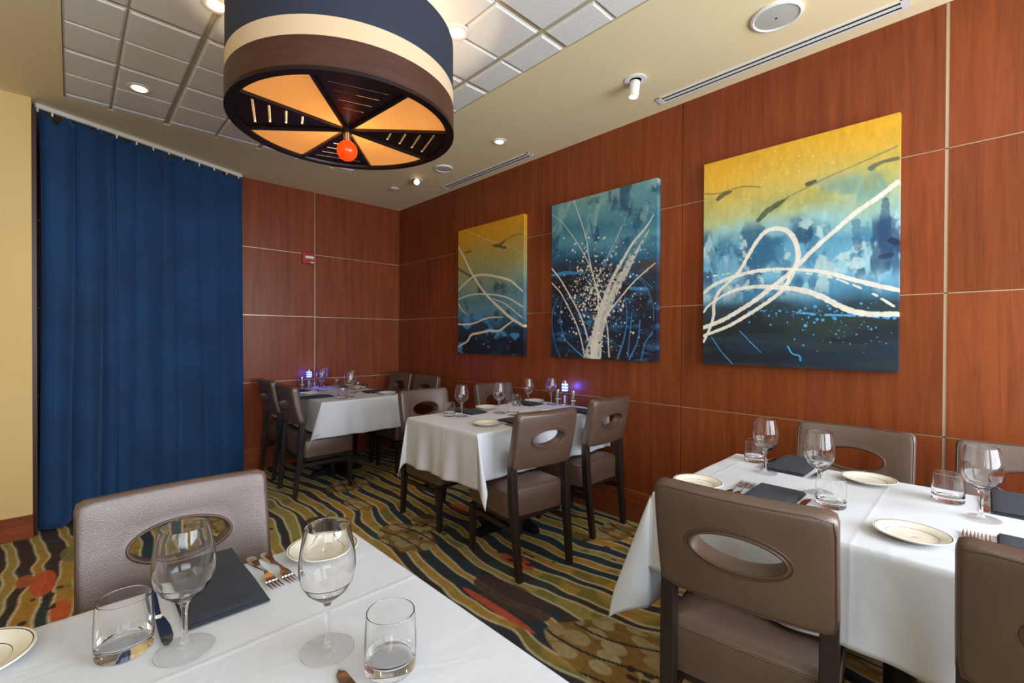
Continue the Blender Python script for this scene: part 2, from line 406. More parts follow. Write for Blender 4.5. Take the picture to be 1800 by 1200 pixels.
for k in range(len(ys)-1):
    hi, lo = ys[k], ys[k+1]
    cols.append((lo, hi, wide.get(lo, 0.0022) if lo != YF else 0, wide.get(hi, 0.0022) if hi != 0 else 0))
paneled_wall('wall_right', 'y', cols, ROWS, (YF, 0.1))
xs = [0.0, -1.0114, -2.231, -3.451]
cols = [(xs[k+1], xs[k], 0.003, 0.003 if k else 0) for k in range(3)]
paneled_wall('wall_back', 'x', cols, ROWS, (XL-0.1, 0.1))
# metal reveal strips sit in the joints, a little proud of the backing
b = MB()
for z in (0.843, 1.498, 2.153): b.box(0.003, 0.019, YF, 0, z-0.0025, z+0.0025)
for y in ys[1:-1]:
    g = wide.get(y, 0.0018)
    b.box(0.003 if y in wide else 0.012, 0.019, y-g, y+g, 0, H)
struct(b.build('trim_1', M['strip']))
b = MB()
for z in (0.843, 1.498, 2.153): b.box(-3.4, 0, 0.0015, 0.019, z-0.0025, z+0.0025)
for x in xs[1:3]: b.box(x-0.003, x+0.003, 0.0015, 0.019, 0, H)
struct(b.build('trim_2', M['strip']))
# baseboards (stepped)
def baseboard(name, ax, lo, hi, off, sgn, z1=0.157, z2=0.215):
    b = MB()
    for (d, za, zb) in ((0.024, 0, z1), (0.014, z1, z2)):
        if ax == 'y': b.box(off-d, off, lo, hi, za, zb)
        else: b.box(lo, hi, off-d, off, za, zb)
    return struct(b.build(name, M['base_wood']))
baseboard('baseboard_right', 'y', YF, 0, 0, -1)
baseboard('baseboard_back', 'x', -1.80, 0, 0, -1)
# cream wall on the left and the wood-faced return behind the curtain
b = MB(); b.box(XL, -3.072, -0.68, -0.60, 0, H)
struct(b.build('wall_left', M['cream_wall']))
b = MB(); b.box(XL, -3.072+0.004, -0.704, -0.680, 0, 0.093); b.box(XL, -3.070, -0.694, -0.680, 0.093, 0.145)
struct(b.build('baseboard_left', M['base_wood']))
b = MB(); b.box(-3.072, -3.050, -0.672, -0.64, 0.0, H-0.06); b.box(-3.10, -3.072, -0.60, 0, 0, H)
struct(b.build('trim_3', simple('dark stained door casing', L((62, 32, 20)), 0.4)))
b = MB(); b.box(XL-0.1, XL, YF, -0.68, 0, H); struct(b.build('wall_west', M['cream_wall']))
# front wall with windows, the leftmost added for the ceiling fill
b = MB()
edges = sorted([(wx-ww/2, wx+ww/2) for wx, ww in WIN])
x = XL
for a, c in edges:
    b.box(x, a, YF-0.12, YF, 0, H+0.2); b.box(a, c, YF-0.12, YF, 0, WINZ0); b.box(a, c, YF-0.12, YF, WINZ1, H+0.2); x = c
b.box(x, 0.1, YF-0.12, YF, 0, H+0.2)
struct(b.build('wall_front', M['cream']))
for i, (a, c) in enumerate(edges):
    b = MB(); t = 0.04
    b.box(a, c, YF-0.03, YF+0.02, WINZ0, WINZ0+t); b.box(a, c, YF-0.03, YF+0.02, WINZ1-t, WINZ1)
    b.box(a, a+t, YF-0.03, YF+0.02, WINZ0+t, WINZ1-t); b.box(c-t, c, YF-0.03, YF+0.02, WINZ0+t, WINZ1-t)
    mid = (a+c)/2; b.box(mid-0.02, mid+0.02, YF-0.03, YF+0.02, WINZ0+t, WINZ1-t)
    struct(b.build('window_%d' % (i+1), M['windowframe']))  # leftmost frame belongs to the opening added for the fill

# ceiling: painted soffit around an inset of square tiles
TX0, TX1, TY0, TY1 = -2.922, -0.988, -6.4, -0.812
b = MB()
for (a0, a1, c0, c1) in ((XL, TX0, YF, 0), (TX1, 0, YF, 0), (TX0, TX1, TY1, 0), (TX0, TX1, YF, TY0)): b.box(a0, a1, c0, c1, H, H+0.12)
struct(b.build('ceiling', M['cream']))
T = 0.3034; GX, GY = -1.175, -3.337
b = MB()
def edge_list(lo, hi, g):
    k0 = math.ceil((lo-g)/T); k1 = math.floor((hi-g)/T)
    e = [(lo, None)] + [(g+k*T, k % 2 == 0) for k in range(k0, k1+1)] + [(hi, None)]
    return e
ex, ey = edge_list(TX0, TX1, GX), edge_list(TY0, TY1, GY)
def marg(t): return 0.013 if t else (0.0045 if t is not None else 0.006)
b2 = MB(); b2.box(TX0, TX1, TY0, TY1, H+0.009, H+0.02)
for i in range(len(ex)-1):
    for j in range(len(ey)-1):
        xa, xb = ex[i][0]+marg(ex[i][1]), ex[i+1][0]-marg(ex[i+1][1]); ya, yb = ey[j][0]+marg(ey[j][1]), ey[j+1][0]-marg(ey[j+1][1])
        if xb-xa < 0.02 or yb-ya < 0.02: continue
        zt, zb_, e = H+0.0088, H-0.003, 0.007
        hx, hy, cx_, cy_ = (xb-xa)/2, (yb-ya)/2, (xa+xb)/2, (ya+yb)/2
        rect = lambda i_, z: [(cx_-hx+i_, cy_-hy+i_, z), (cx_+hx-i_, cy_-hy+i_, z), (cx_+hx-i_, cy_+hy-i_, z), (cx_-hx+i_, cy_+hy-i_, z)]
        b.rings([rect(0, zt), rect(0, zt-0.004), rect(e, zt-0.005), rect(e, zb_+0.002), rect(e+0.003, zb_)])
struct(b.build('ceiling', M['tile'])); struct(b2.build('ceiling', M['grid']))
b = MB(); b.box(TX0-0.022, TX0+0.001, TY0, TY1, H-0.006, H-0.0005)
struct(b.build('trim_4', M['cream']))

# ------------------------------------------------------------------ ceiling fittings
def spot(name, loc, target, power, col, size=1.2, blend=0.6, rad=0.03, parent=None):
    d = bpy.data.lights.new(name, 'SPOT'); d.energy = power; d.color = col; d.spot_size = size; d.spot_blend = blend; d.shadow_soft_size = rad
    o = bpy.data.objects.new(name, d); COL.objects.link(o)
    dv = Vector(target)-Vector(loc); q = dv.to_track_quat('-Z', 'Y')
    if parent: o.parent = parent; o.location = Vector(loc)-parent.location
    else: o.location = loc
    o.rotation_euler = q.to_euler()
    return o
WARM = (1.0, 0.80, 0.58)
M['lamp_on'] = emit('lit halogen lens', (1.0, 0.66, 0.25, 1), 9.0)
M['lamp_soft'] = emit('lit frosted lens', (1.0, 0.88, 0.62, 1), 2.5)
def downlight(x, y, label, lens, r=0.055, target=None, power=9):
    t = thing('downlight', label, 'ceiling light', (x, y, H), 0, 'ceiling downlights')
    lathe('trim_ring', [(r, -0.0005), (r, -0.006), (r*0.86, -0.009), (r*0.62, -0.006), (r*0.62, -0.0005)], M['white'], t, 32)
    lathe('lens', [(r*0.58, -0.001), (r*0.52, -0.012), (0.004, -0.014)], lens, t, 24)
    spot('bulb_light', (x, y, H-0.03), target or (x, y, 0), power, WARM, parent=t)
    return t
downlight(-2.582, -1.305, 'lit round downlight in the white tiles above the blue curtain', M['lamp_on'], 0.062, (-3.1, -0.9, 0), 10)
downlight(-2.40, -2.44, 'downlight half hidden behind the left side of the drum pendant', M['lamp_on'], 0.062)
downlight(-1.49, -3.05, 'downlight in the tiles peeping out right of the drum pendant', M['lamp_on'], 0.062)
downlight(-0.468, -2.271, 'small flush lit downlight in the cream soffit', M['lamp_soft'], 0.055, power=18)
def barrel_spot(x, y, label, tilt, L_=0.09, power=10, target=None):
    t = thing('adjustable_spotlight', label, 'ceiling light', (x, y, H), 0, 'adjustable ceiling spotlights')
    lathe('trim_ring', [(0.064, -0.0005), (0.064, -0.005), (0.048, -0.008), (0.034, -0.005), (0.034, -0.0005)], M['white'], t, 32)
    o = lathe('barrel', [(0.030, 0.0), (0.030, -L_), (0.025, -L_), (0.025, -L_+0.03), (0.004, -L_+0.03)], M['white'], t, 28)
    o.location = (0.012, 0.01, -0.006); o.rotation_euler = tilt
    q = lathe('lens', [(0.024, -L_+0.025), (0.024, -L_+0.012), (0.004, -L_+0.010)], M['lamp_on'], o, 20)
    spot('bulb_light', (x, y, H-L_-0.03), target or (0, y, 1.6), power, WARM, 1.5, 0.8, parent=t)
    return t
barrel_spot(-0.465, -3.44, 'white barrel spotlight hanging from the soffit near the long air vent', (0.05, 0.10, 0), target=(-0.3, -4.1, 1.2), power=7)
barrel_spot(-0.457, -1.076, 'small white tilted spotlight between drum pendant and far corner', (-0.9, 0.7, 0), 0.055, target=(-0.7, -1.0, 0.0), power=12)
t = tag(lathe('smoke_sensor', [(0.045, -0.0005), (0.045, -0.008), (0.02, -0.016), (0.003, -0.017)], M['white'], None, 28), 'tiny round sensor on the soffit nearest the far corner', 'sensor')
t.location = (-0.477, -0.705, H)
def speaker(x, y, r, label):
    t = thing('ceiling_speaker', label, 'speaker', (x, y, H), 0, 'ceiling speakers')
    lathe('rim', [(r, -0.0005), (r, -0.010), (r*0.9, -0.014), (r*0.84, -0.010), (r*0.84, -0.0005)], M['white'], t, 40)
    lathe('grille', [(r*0.83, -0.001), (r*0.83, -0.009), (r*0.4, -0.012), (0.004, -0.013)], M['grille'], t, 40)
    d = lathe('badge', [(0.005, -0.0115), (0.005, -0.0145), (0.002, -0.0145)], M['bronze'], t, 12)
speaker(-0.468, -4.178, 0.108, 'round white ceiling speaker nearest the camera above the big painting')
speaker(-0.448, -1.517, 0.080, 'round white ceiling speaker just right of the drum pendant')
def vent(x, y0, y1, label, hw=0.042):
    t = thing('air_vent', label, 'air vent', (x, (y0+y1)/2, H), 0, 'linear slot air vents')
    l = (y1-y0)/2
    b = MB(); 
    for (a, c) in ((-hw, -0.029), (-0.009, 0.009), (0.029, hw)): b.box(a, c, -l, l, -0.006, -0.0005)
    b.box(-hw, hw, -l, -l+0.03, -0.0065, -0.0005); b.box(-hw, hw, l-0.03, l, -0.0065, -0.0005)
    b.build('frame', M['white'], t)
    b = MB(); b.box(-0.029, -0.009, -l+0.03, l-0.03, -0.002, -0.0003); b.box(0.009, 0.029, -l+0.03, l-0.03, -0.002, -0.0003)
    b.build('slot', M['black'], t)
vent(-0.135, -4.62, -3.41, 'long twin-slot air vent in the soffit above the big yellow and blue painting')
vent(-0.115, -2.275, -1.06, 'long twin-slot air vent in the soffit near the far corner')

# fire alarm strobe on the back wall
t = thing('fire_alarm', 'small red fire alarm strobe on the wood back wall', 'fire alarm', (-1.084, 0, 2.108))
b = MB(); b.rings([rrect(0.064, 0.060, 0.008, z) for z in (0.001, 0.016)]+[rrect(0.058, 0.054, 0.007, 0.022)])
o = b.build('body', M['red'], t); o.rotation_euler = (PI/2, 0, 0)
b = MB(); b.rings([rrect(0.044, 0.014, 0.004, 0.021), rrect(0.042, 0.013, 0.004, 0.034), rrect(0.03, 0.006, 0.003, 0.040)])
o = b.build('strobe_lens', M['white'], t); o.rotation_euler = (PI/2, 0, 0); o.location = (0.008, 0, 0.008)
b = MB(); b.rings([rrect(0.018, 0.004, 0.001, 0.0215), rrect(0.018, 0.004, 0.001, 0.0235)])
o = b.build('mark', M['white'], t); o.rotation_euler = (PI/2, 0, 0); o.location = (0.036, 0, -0.042)

# ------------------------------------------------------------------ drum pendant
def pendant():
    hx, hy, z0, z1, R = -1.96, -2.84, 2.24, 2.65, 0.485
    t = thing('drum_pendant', 'large drum pendant with navy cream and brown bands and amber wheel underside', 'pendant lamp', (hx, hy, z0))
    M['inner'] = simple('white shade lining', L((250, 232, 200)), 0.8)
    def band(name, za, zb, mt, r=R, n=96):
        b = MB(); rin = r-0.006
        b.rings([circ(r, za, n), circ(r, zb, n), circ(rin, zb, n), circ(rin, za, n)], loop=True)
        o = b.build(name, mt, t, True, auto=40); return o
    band('shade_band', 0.195, z1-z0, M['navy'])['label'] = 'navy fabric band'
    band('shade_band', 0.122, 0.195, M['shade_cream'], R+0.001)['label'] = 'cream fabric band'
    band('shade_band', 0.004, 0.122, M['shade_brown'], R+0.003)['label'] = 'brown wood veneer band'
    band('shade_lining', 0.02, z1-z0-0.005, M['inner'], R-0.008)
    b = MB(); n = 96
    b.rings([circ(R+0.004, 0.014, n), circ(R+0.004, -0.002, n), circ(R-0.030, -0.002, n), circ(R-0.034, 0.006, n), circ(R-0.034, 0.014, n)], loop=True)
    b.build('bottom_ring', M['bronze'], t, True, auto=35)
    mt, nt, bs = new_mat('amber panel')
    bs.inputs['Base Color'].default_value = L((255, 196, 110)); bs.inputs['Roughness'].default_value = 0.5
    tr = nt.nodes.new('ShaderNodeBsdfTranslucent'); tr.inputs[0].default_value = (0.60, 0.42, 0.19, 1)
    mx = nt.nodes.new('ShaderNodeMixShader'); mx.inputs[0].default_value = 0.6
    bs.inputs['Emission Color'].default_value = (1.0, 0.60, 0.25, 1); bs.inputs['Emission Strength'].default_value = 0.4
    nt.links.new(bs.outputs[0], mx.inputs[1]); nt.links.new(tr.outputs[0], mx.inputs[2])
    nt.links.new(mx.outputs[0], nt.nodes['Material Output'].inputs[0])
    A0 = math.radians(-130.5); rr = R-0.034
    for k in range(8):
        a0 = A0+k*PI/4; a1 = a0+PI/4; am = (a0+a1)/2
        if k % 2:
            b = MB(); pts = [(0.0, 0.0)]+[(rr*math.cos(a0+(a1-a0)*i/10), rr*math.sin(a0+(a1-a0)*i/10)) for i in range(11)]
            b.rings([[(x, y, 0.010) for x, y in pts], [(x, y, 0.013) for x, y in pts]])
            b.build('amber_panel', mt, t)
        else:
            b = MB(); tn = math.tan(PI/8)
            def P(p, q, z): return (p*math.cos(am)-q*math.sin(am), p*math.sin(am)+q*math.cos(am), z)
            slots = [(0.19, 0.042), (0.255, 0.066), (0.32, 0.086), (0.38, 0.113)]
            p = 0.015
            def slab(pts):
                b.rings([[P(a, c, 0.008) for a, c in pts], [P(a, c, 0.012) for a, c in pts]])
            for (sp, sq) in slots:
                s0, s1 = sp-0.0045, sp+0.0045
                slab([(p, -p*tn), (s0, -s0*tn), (s0, s0*tn), (p, p*tn)])
                slab([(s0, sq), (s1, sq), (s1, s1*tn), (s0, s0*tn)]); slab([(s0, -s0*tn), (s1, -s1*tn), (s1, -sq), (s0, -sq)])
                # folded louvre lip standing up behind the slot
                b.rings([[P(s1, -sq, 0.012), P(s1+0.0015, -sq, 0.012), P(s1+0.0015, sq, 0.012), P(s1, sq, 0.012)],
                         [P(s1-0.006, -sq, 0.024), P(s1-0.0045, -sq, 0.024), P(s1-0.0045, sq, 0.024), P(s1-0.006, sq, 0.024)]])
                p = s1
            arc = [(rr*math.cos(-PI/8+PI/4*i/10), rr*math.sin(-PI/8+PI/4*i/10)) for i in range(11)]
            slab([(p, p*tn), (p, -p*tn)]+arc)
            b.build('louvre_panel', M['bronze'], t)
    for k in range(8):
        a = A0+k*PI/4; b = MB(); c, s = math.cos(a), math.sin(a)
        q = lambda r, o_, z: (r*c-o_*s, r*s+o_*c, z)
        b.rings([[q(0.02, -0.006, z), q(rr+0.005, -0.006, z), q(rr+0.005, 0.006, z), q(0.02, 0.006, z)] for z in (-0.004, 0.009)])
        b.build('spoke', M['bronze'], t)
    lathe('hub', [(0.026, 0.016), (0.026, -0.006), (0.018, -0.012), (0.004, -0.012)], M['bronze'], t, 28)
    lathe('finial_stem', [(0.015, -0.010), (0.015, -0.042), (0.018, -0.044), (0.018, -0.050), (0.004, -0.050)], M['chrome'], t, 24)
    gm, gnt, gb = new_mat('red orange glass ball'); gb.inputs['Base Color'].default_value = (0.95, 0.07, 0.005, 1); gb.inputs['Roughness'].default_value = 0.08
    gb.inputs['Transmission Weight'].default_value = 0.35; gb.inputs['Emission Color'].default_value = (1.0, 0.08, 0.005, 1); gb.inputs['Emission Strength'].default_value = 0.45
    prof = [(0.046*math.sin(PI*i/16), -0.092-0.046*math.cos(PI*i/16)) for i in range(17)]
    lathe('glass_ball', prof, gm, t, 32, auto=80)
    for k in range(3):
        a = k*2*PI/3+0.5; b = MB(); tube(b, [(0.4*math.cos(a), 0.4*math.sin(a), z1-z0-0.02), (0.05*math.cos(a), 0.05*math.sin(a), H-z0-0.03)], 0.004)
        b.build('hanging_rod', M['chrome'], t)
    lathe('ceiling_canopy', [(0.09, H-z0-0.0005), (0.09, H-z0-0.03), (0.004, H-z0-0.034)], M['bronze'], t, 32)
    b = MB()
    for k in range(3):
        a = k*2*PI/3+0.5; tube(b, [(0, 0, z1-z0-0.02), (0.478*math.cos(a), 0.478*math.sin(a), z1-z0-0.02)], 0.004)
    b.build('spider_frame', M['chrome'], t)
    for k in range(3):
        a = k*2*PI/3; d = bpy.data.lights.new('pendant_bulb', 'POINT'); d.energy = 4.2; d.color = (1.0, 0.82, 0.62); d.shadow_soft_size = 0.03
        o = bpy.data.objects.new('pendant_bulb', d); COL.objects.link(o); o.parent = t; o.location = (0.05*math.cos(a), 0.05*math.sin(a), 0.10)
pendant()

# ------------------------------------------------------------------ curtain
def curtain():
    a = Vector((-3.052, -0.595)); c = Vector((-1.722, -0.058)); d = c-a; Ln = d.length; d.normalize(); nrm = Vector((d.y, -d.x))
    t = thing('curtain', 'tall blue velvet curtain hanging from the ceiling on the left', 'curtain', (0, 0, 0))
    cre = [(0.128, .085), (0.245, .05), (0.397, .055), (0.33, .02), (0.54, .02), (0.69, .022), (0.83, .016), (0.05, .02)]
    CR = [(0, .085), (.128, .075), (.245, .055), (.300, .036), (.397, .030), (.525, .016), (.60, .022), (.745, .014), (.86, .012), (1.0001, 0)]
    N, K = 400, 60; v = []; f = []
    for i in range(N+1):
        s = i/N
        ci = max(j for j in range(len(CR)-1) if CR[j][0] <= s+1e-9); c0, dp = CR[ci]; c1 = CR[ci+1][0]
        for k in range(K+1):
            z = k/K
            low = 1-z
            sw = 0.006*math.sin(z*4.5+ci*1.7)*(1 if 0.03 < s < 0.97 else 0)
            t_ = min(1, max(0, (s+sw-c0)/(c1-c0)))
            off = dp*(math.sin(PI*t_)**0.65 if 0 < t_ < 1 else 0)*(0.75+0.35*low)-0.045*(1-s)
            off += 0.006*math.sin(s*44+z*3)+0.004*math.sin(z*9+s*25)*low
            if s < 0.10: off += 0.02*(0.10-s)*10*low
            top = 2.765 + 0.012*math.cos(s*2*PI*13) - 0.055*math.exp(-((s-0.055)/0.02)**2)
            zz = 0.012+(top-0.012)*z
            if s < 0.2: zz -= 0.0
            stretch = s + (0.012*low*low if s > 0.5 else 0) + (0.02*math.sin(z*2.2)*(1-s)**3)
            p = a+d*(Ln*stretch)+nrm*(off+0.012)
            v.append((p.x, p.y, zz))
    for i in range(N):
        for k in range(K):
            q = i*(K+1)+k; f.append((q, q+K+1, q+K+2, q+1))
    o = mesh('drape', v, f, M['velvet'], t, True)
    md = o.modifiers.new('thick', 'SOLIDIFY'); md.thickness = 0.004; md.offset = -1
    b = MB(); w_ = 0.014
    P = lambda s, o_: a+d*(Ln*s)+nrm*o_
    q = [P(-0.005, -w_), P(1.0, -w_), P(1.0, w_), P(-0.005, w_)]
    b.rings([[(p.x, p.y, H-0.028) for p in q], [(p.x, p.y, H-0.0005) for p in q]])
    b.build('track', M['white'], t)
    for s in (0.004, 0.055, 0.11, 0.17, 0.23, 0.31, 0.4, 0.48, 0.56, 0.64, 0.73, 0.82, 0.9, 0.98):
        b = MB(); p = P(s, 0.002); b.box(p.x-0.005, p.x+0.005, p.y-0.004, p.y+0.004, H-0.052, H-0.027)
        b.build('hook', M['white'], t)
curtain()

# ------------------------------------------------------------------ paintings
def strokes(C, UU, VV, Wm, Hm, pts, width, col, alpha=1.0, dash=0.0, seed=0, taper=False):
    P = np.array(pts)*[Wm, Hm]
    # Catmull-Rom resample
    Q = []
    ext = np.vstack([2*P[0]-P[1], P, 2*P[-1]-P[-2]])
    for i in range(1, len(ext)-2):
        for t_ in np.linspace(0, 1, 7)[:-1]:
            p0, p1, p2, p3 = ext[i-1], ext[i], ext[i+1], ext[i+2]
            Q.append(0.5*((2*p1)+(-p0+p2)*t_+(2*p0-5*p1+4*p2-p3)*t_**2+(-p0+3*p1-3*p2+p3)*t_**3))
    Q.append(P[-1]); Q = np.array(Q); X = UU*Wm; Y = VV*Hm
    ws = np.atleast_1d(width); best = np.full(X.shape, 9.0); n = len(Q)
    for i in range(n-1):
        a_, b_ = Q[i], Q[i+1]; tt = i/max(1, n-2); wd = np.interp(tt, np.linspace(0, 1, len(ws)), ws)
        mk = (X > min(a_[0], b_[0])-wd*1.6) & (X < max(a_[0], b_[0])+wd*1.6) & (Y > min(a_[1], b_[1])-wd*1.6) & (Y < max(a_[1], b_[1])+wd*1.6)
        if not mk.any(): continue
        x, y = X[mk], Y[mk]; d = b_-a_; l2 = max(d@d, 1e-12)
        h = np.clip(((x-a_[0])*d[0]+(y-a_[1])*d[1])/l2, 0, 1)
        best[mk] = np.minimum(best[mk], np.hypot(x-a_[0]-h*d[0], y-a_[1]-h*d[1])/(wd/2))
    edge = best+0.35*(vnoise(UU*90, VV*90, 300+seed)-0.5)
    k = sstep(1.05, 0.85, edge)*alpha
    if dash: k = k*sstep(dash-0.05, dash+0.05, vnoise(UU*70, VV*60, 400+seed))
    k = k*(0.86+0.14*vnoise(UU*40, VV*110, 500+seed))
    return mixc(C, sl(col), k)
def vgrad(stops, v, shape):
    xs_ = [s[0] for s in stops]; cols_ = np.array([sl(s[1]) for s in stops])
    return np.stack([np.interp(v, xs_, cols_[:, i]) for i in range(3)], -1)
def spatter(C, UU, VV, Wm, Hm, n, cx, cy_, sx, sy, col, seed, r0=0.0015, r1=0.006):
    r = np.random.default_rng(seed); X = UU*Wm; Y = VV*Hm
    nu, nv = UU.shape
    for _ in range(n):
        u, v = r.normal(cx, sx), r.normal(cy_, sy)
        if not (0.01 < u < 0.99 and 0.01 < v < 0.99): continue
        rad = r0+(r1-r0)*r.random()**3
        i0, i1 = max(0, int((u-2*rad/Wm)*nu)), min(nu, int((u+2*rad/Wm)*nu)+2); j0, j1 = max(0, int((v-2*rad/Hm)*nv)), min(nv, int((v+2*rad/Hm)*nv)+2)
        d = np.hypot(X[i0:i1, j0:j1]-u*Wm, Y[i0:i1, j0:j1]-v*Hm)/rad
        C[i0:i1, j0:j1] = mixc(C[i0:i1, j0:j1], sl(col), sstep(1.3, 0.7, d)*0.95)
    return C
CRM = (226, 214, 188)
def painting(name, label, y0, nu, nv, fn):
    Wm, Hm = 0.914, 1.225; z1 = 2.357; z0 = z1-Hm
    t = thing(name, label, 'painting', (0, y0-Wm/2, z0), 0, 'abstract canvases on the right wall')
    UU, VV = np.meshgrid(np.linspace(0, 1, nu+1), np.linspace(0, 1, nv+1), indexing='ij')
    C = fn(UU, VV, Wm, Hm)
    C = C*(0.88+0.24*fbm(UU*60, VV*30, 991, 2))[..., None]
    o = grid_mesh('painted_face', (-0.045, Wm/2, Hm), (0, -Wm, 0), (0, 0, -Hm), nu, nv, np.clip(C, 0.002, 1), M['canvas'], t)
    # canvas edges carry the paint round the sides
    def side(nm, O, du, dv, cols2):
        return grid_mesh(nm, O, du, dv, cols2.shape[0]-1, cols2.shape[1]-1, np.clip(cols2, 0.002, 1), M['canvas'], t)
    e = 6
    side('canvas_edge', (-0.045, -Wm/2, Hm), (0.043, 0, 0), (0, 0, -Hm), np.repeat(C[-1:, :, :], e, 0))
    side('canvas_edge', (-0.045, Wm/2, Hm), (0.043, 0, 0), (0, 0, -Hm), np.repeat(C[:1, :, :], e, 0))
    side('canvas_edge', (-0.045, Wm/2, 0), (0, -Wm, 0), (0.043, 0, 0), np.repeat(C[:, -1:, :], e, 1))
    side('canvas_edge', (-0.045, Wm/2, Hm), (0, -Wm, 0), (0.043, 0, 0), np.repeat(C[:, :1, :], e, 1))
    b = MB(); b.box(-0.040, -0.001, -Wm/2+0.01, Wm/2-0.01, 0.01, Hm-0.01); b.build('stretcher', M['base_wood'], t)
def P1(U, V, Wm, Hm):
    w1 = fbm(U*3, V*4, 601); w2 = fbm(U*8, V*10, 611); v = V+0.07*(w1-0.5)*2+0.03*U
    C = vgrad([(0,(214,146,20)),(0.12,(206,148,36)),(0.22,(176,150,74)),(0.35,(150,150,98)),(0.46,(128,146,126)),(0.56,(84,124,134)),(0.66,(96,136,148)),(0.74,(58,108,140)),(0.80,(30,52,70)),(0.9,(18,30,48)),(1,(14,20,34))], v, U.shape)
    C = mixc(C, sl((30,60,72)), sstep(0.55, 0.75, w2)*sstep(0.38, 0.5, V)*0.8)
    C = mixc(C, sl((70,150,200)), sstep(0.6, 0.7, fbm(U*6, V*14, 621))*sstep(0.66, 0.74, V)*0.8)
    q = lambda pts, w_, **k: None
    s = 0.93/0.914
    D = {'a':([(-0.004,0.125),(0.107,0.229),(0.249,0.377),(0.452,0.533),(0.662,0.648),(0.821,0.726),(0.999,0.789)],.026,CRM),
     'b':([(-0.007,0.492),(0.108,0.441),(0.272,0.389),(0.451,0.391),(0.661,0.423),(0.819,0.459),(0.895,0.495),(0.99,0.545)],[.014,.020,.024,.02,.014],CRM),
     'c':([(-0.007,0.561),(0.18,0.536),(0.364,0.534),(0.621,0.554),(0.801,0.586),(0.99,0.655)],.015,(206,206,182)),
     'd':([(0.559,0.575),(0.762,0.631),(0.99,0.735)],.008,CRM),'e':([(-0.006,0.591),(0.085,0.657),(0.193,0.7)],[.016,.004],CRM),
     'f':([(-0.005,0.765),(0.228,0.766),(0.453,0.728),(0.58,0.72),(0.723,0.723)],[.018,.016,.006],CRM),
     'g':([(-0.004,0.952),(0.159,0.904),(0.229,0.853),(0.366,0.837),(0.518,0.821),(0.663,0.822),(0.763,0.786),(0.859,0.752)],[.014,.024,.02,.02,.012],CRM),
     'h':([(0.13,0.014),(0.339,0.079),(0.598,0.158),(0.817,0.214),(0.99,0.275)],.007,(214,196,120))}
    for k, (p, w_, c) in {'x':([(0.55,0.175),(0.679,0.18),(0.759,0.161)],[.01,.035,.008],(44,60,44)),'y':([(0.6,0.185),(0.749,0.212)],[.02,.03],(40,58,52)),'z':([(0.70,0.165),(0.893,0.136),(0.99,0.14)],.012,(110,104,50)),'l':([(0,0.31),(0.25,0.40)],.03,(50,80,80)),'m':([(0.12,.19),(.22,.185)],.02,(90,90,40))}.items():
        C = strokes(C, U, V, Wm, Hm, p, w_, c, 0.8, seed=3)
    for i, (k, (p, w_, c)) in enumerate(D.items()): C = strokes(C, U, V, Wm, Hm, p, w_, c, 0.95, dash=0.35 if k == 'h' else 0, seed=i)
    return spatter(C, U, V, Wm, Hm, 60, .85, .5, .1, .3, (220,215,200), 4, .001, .004)
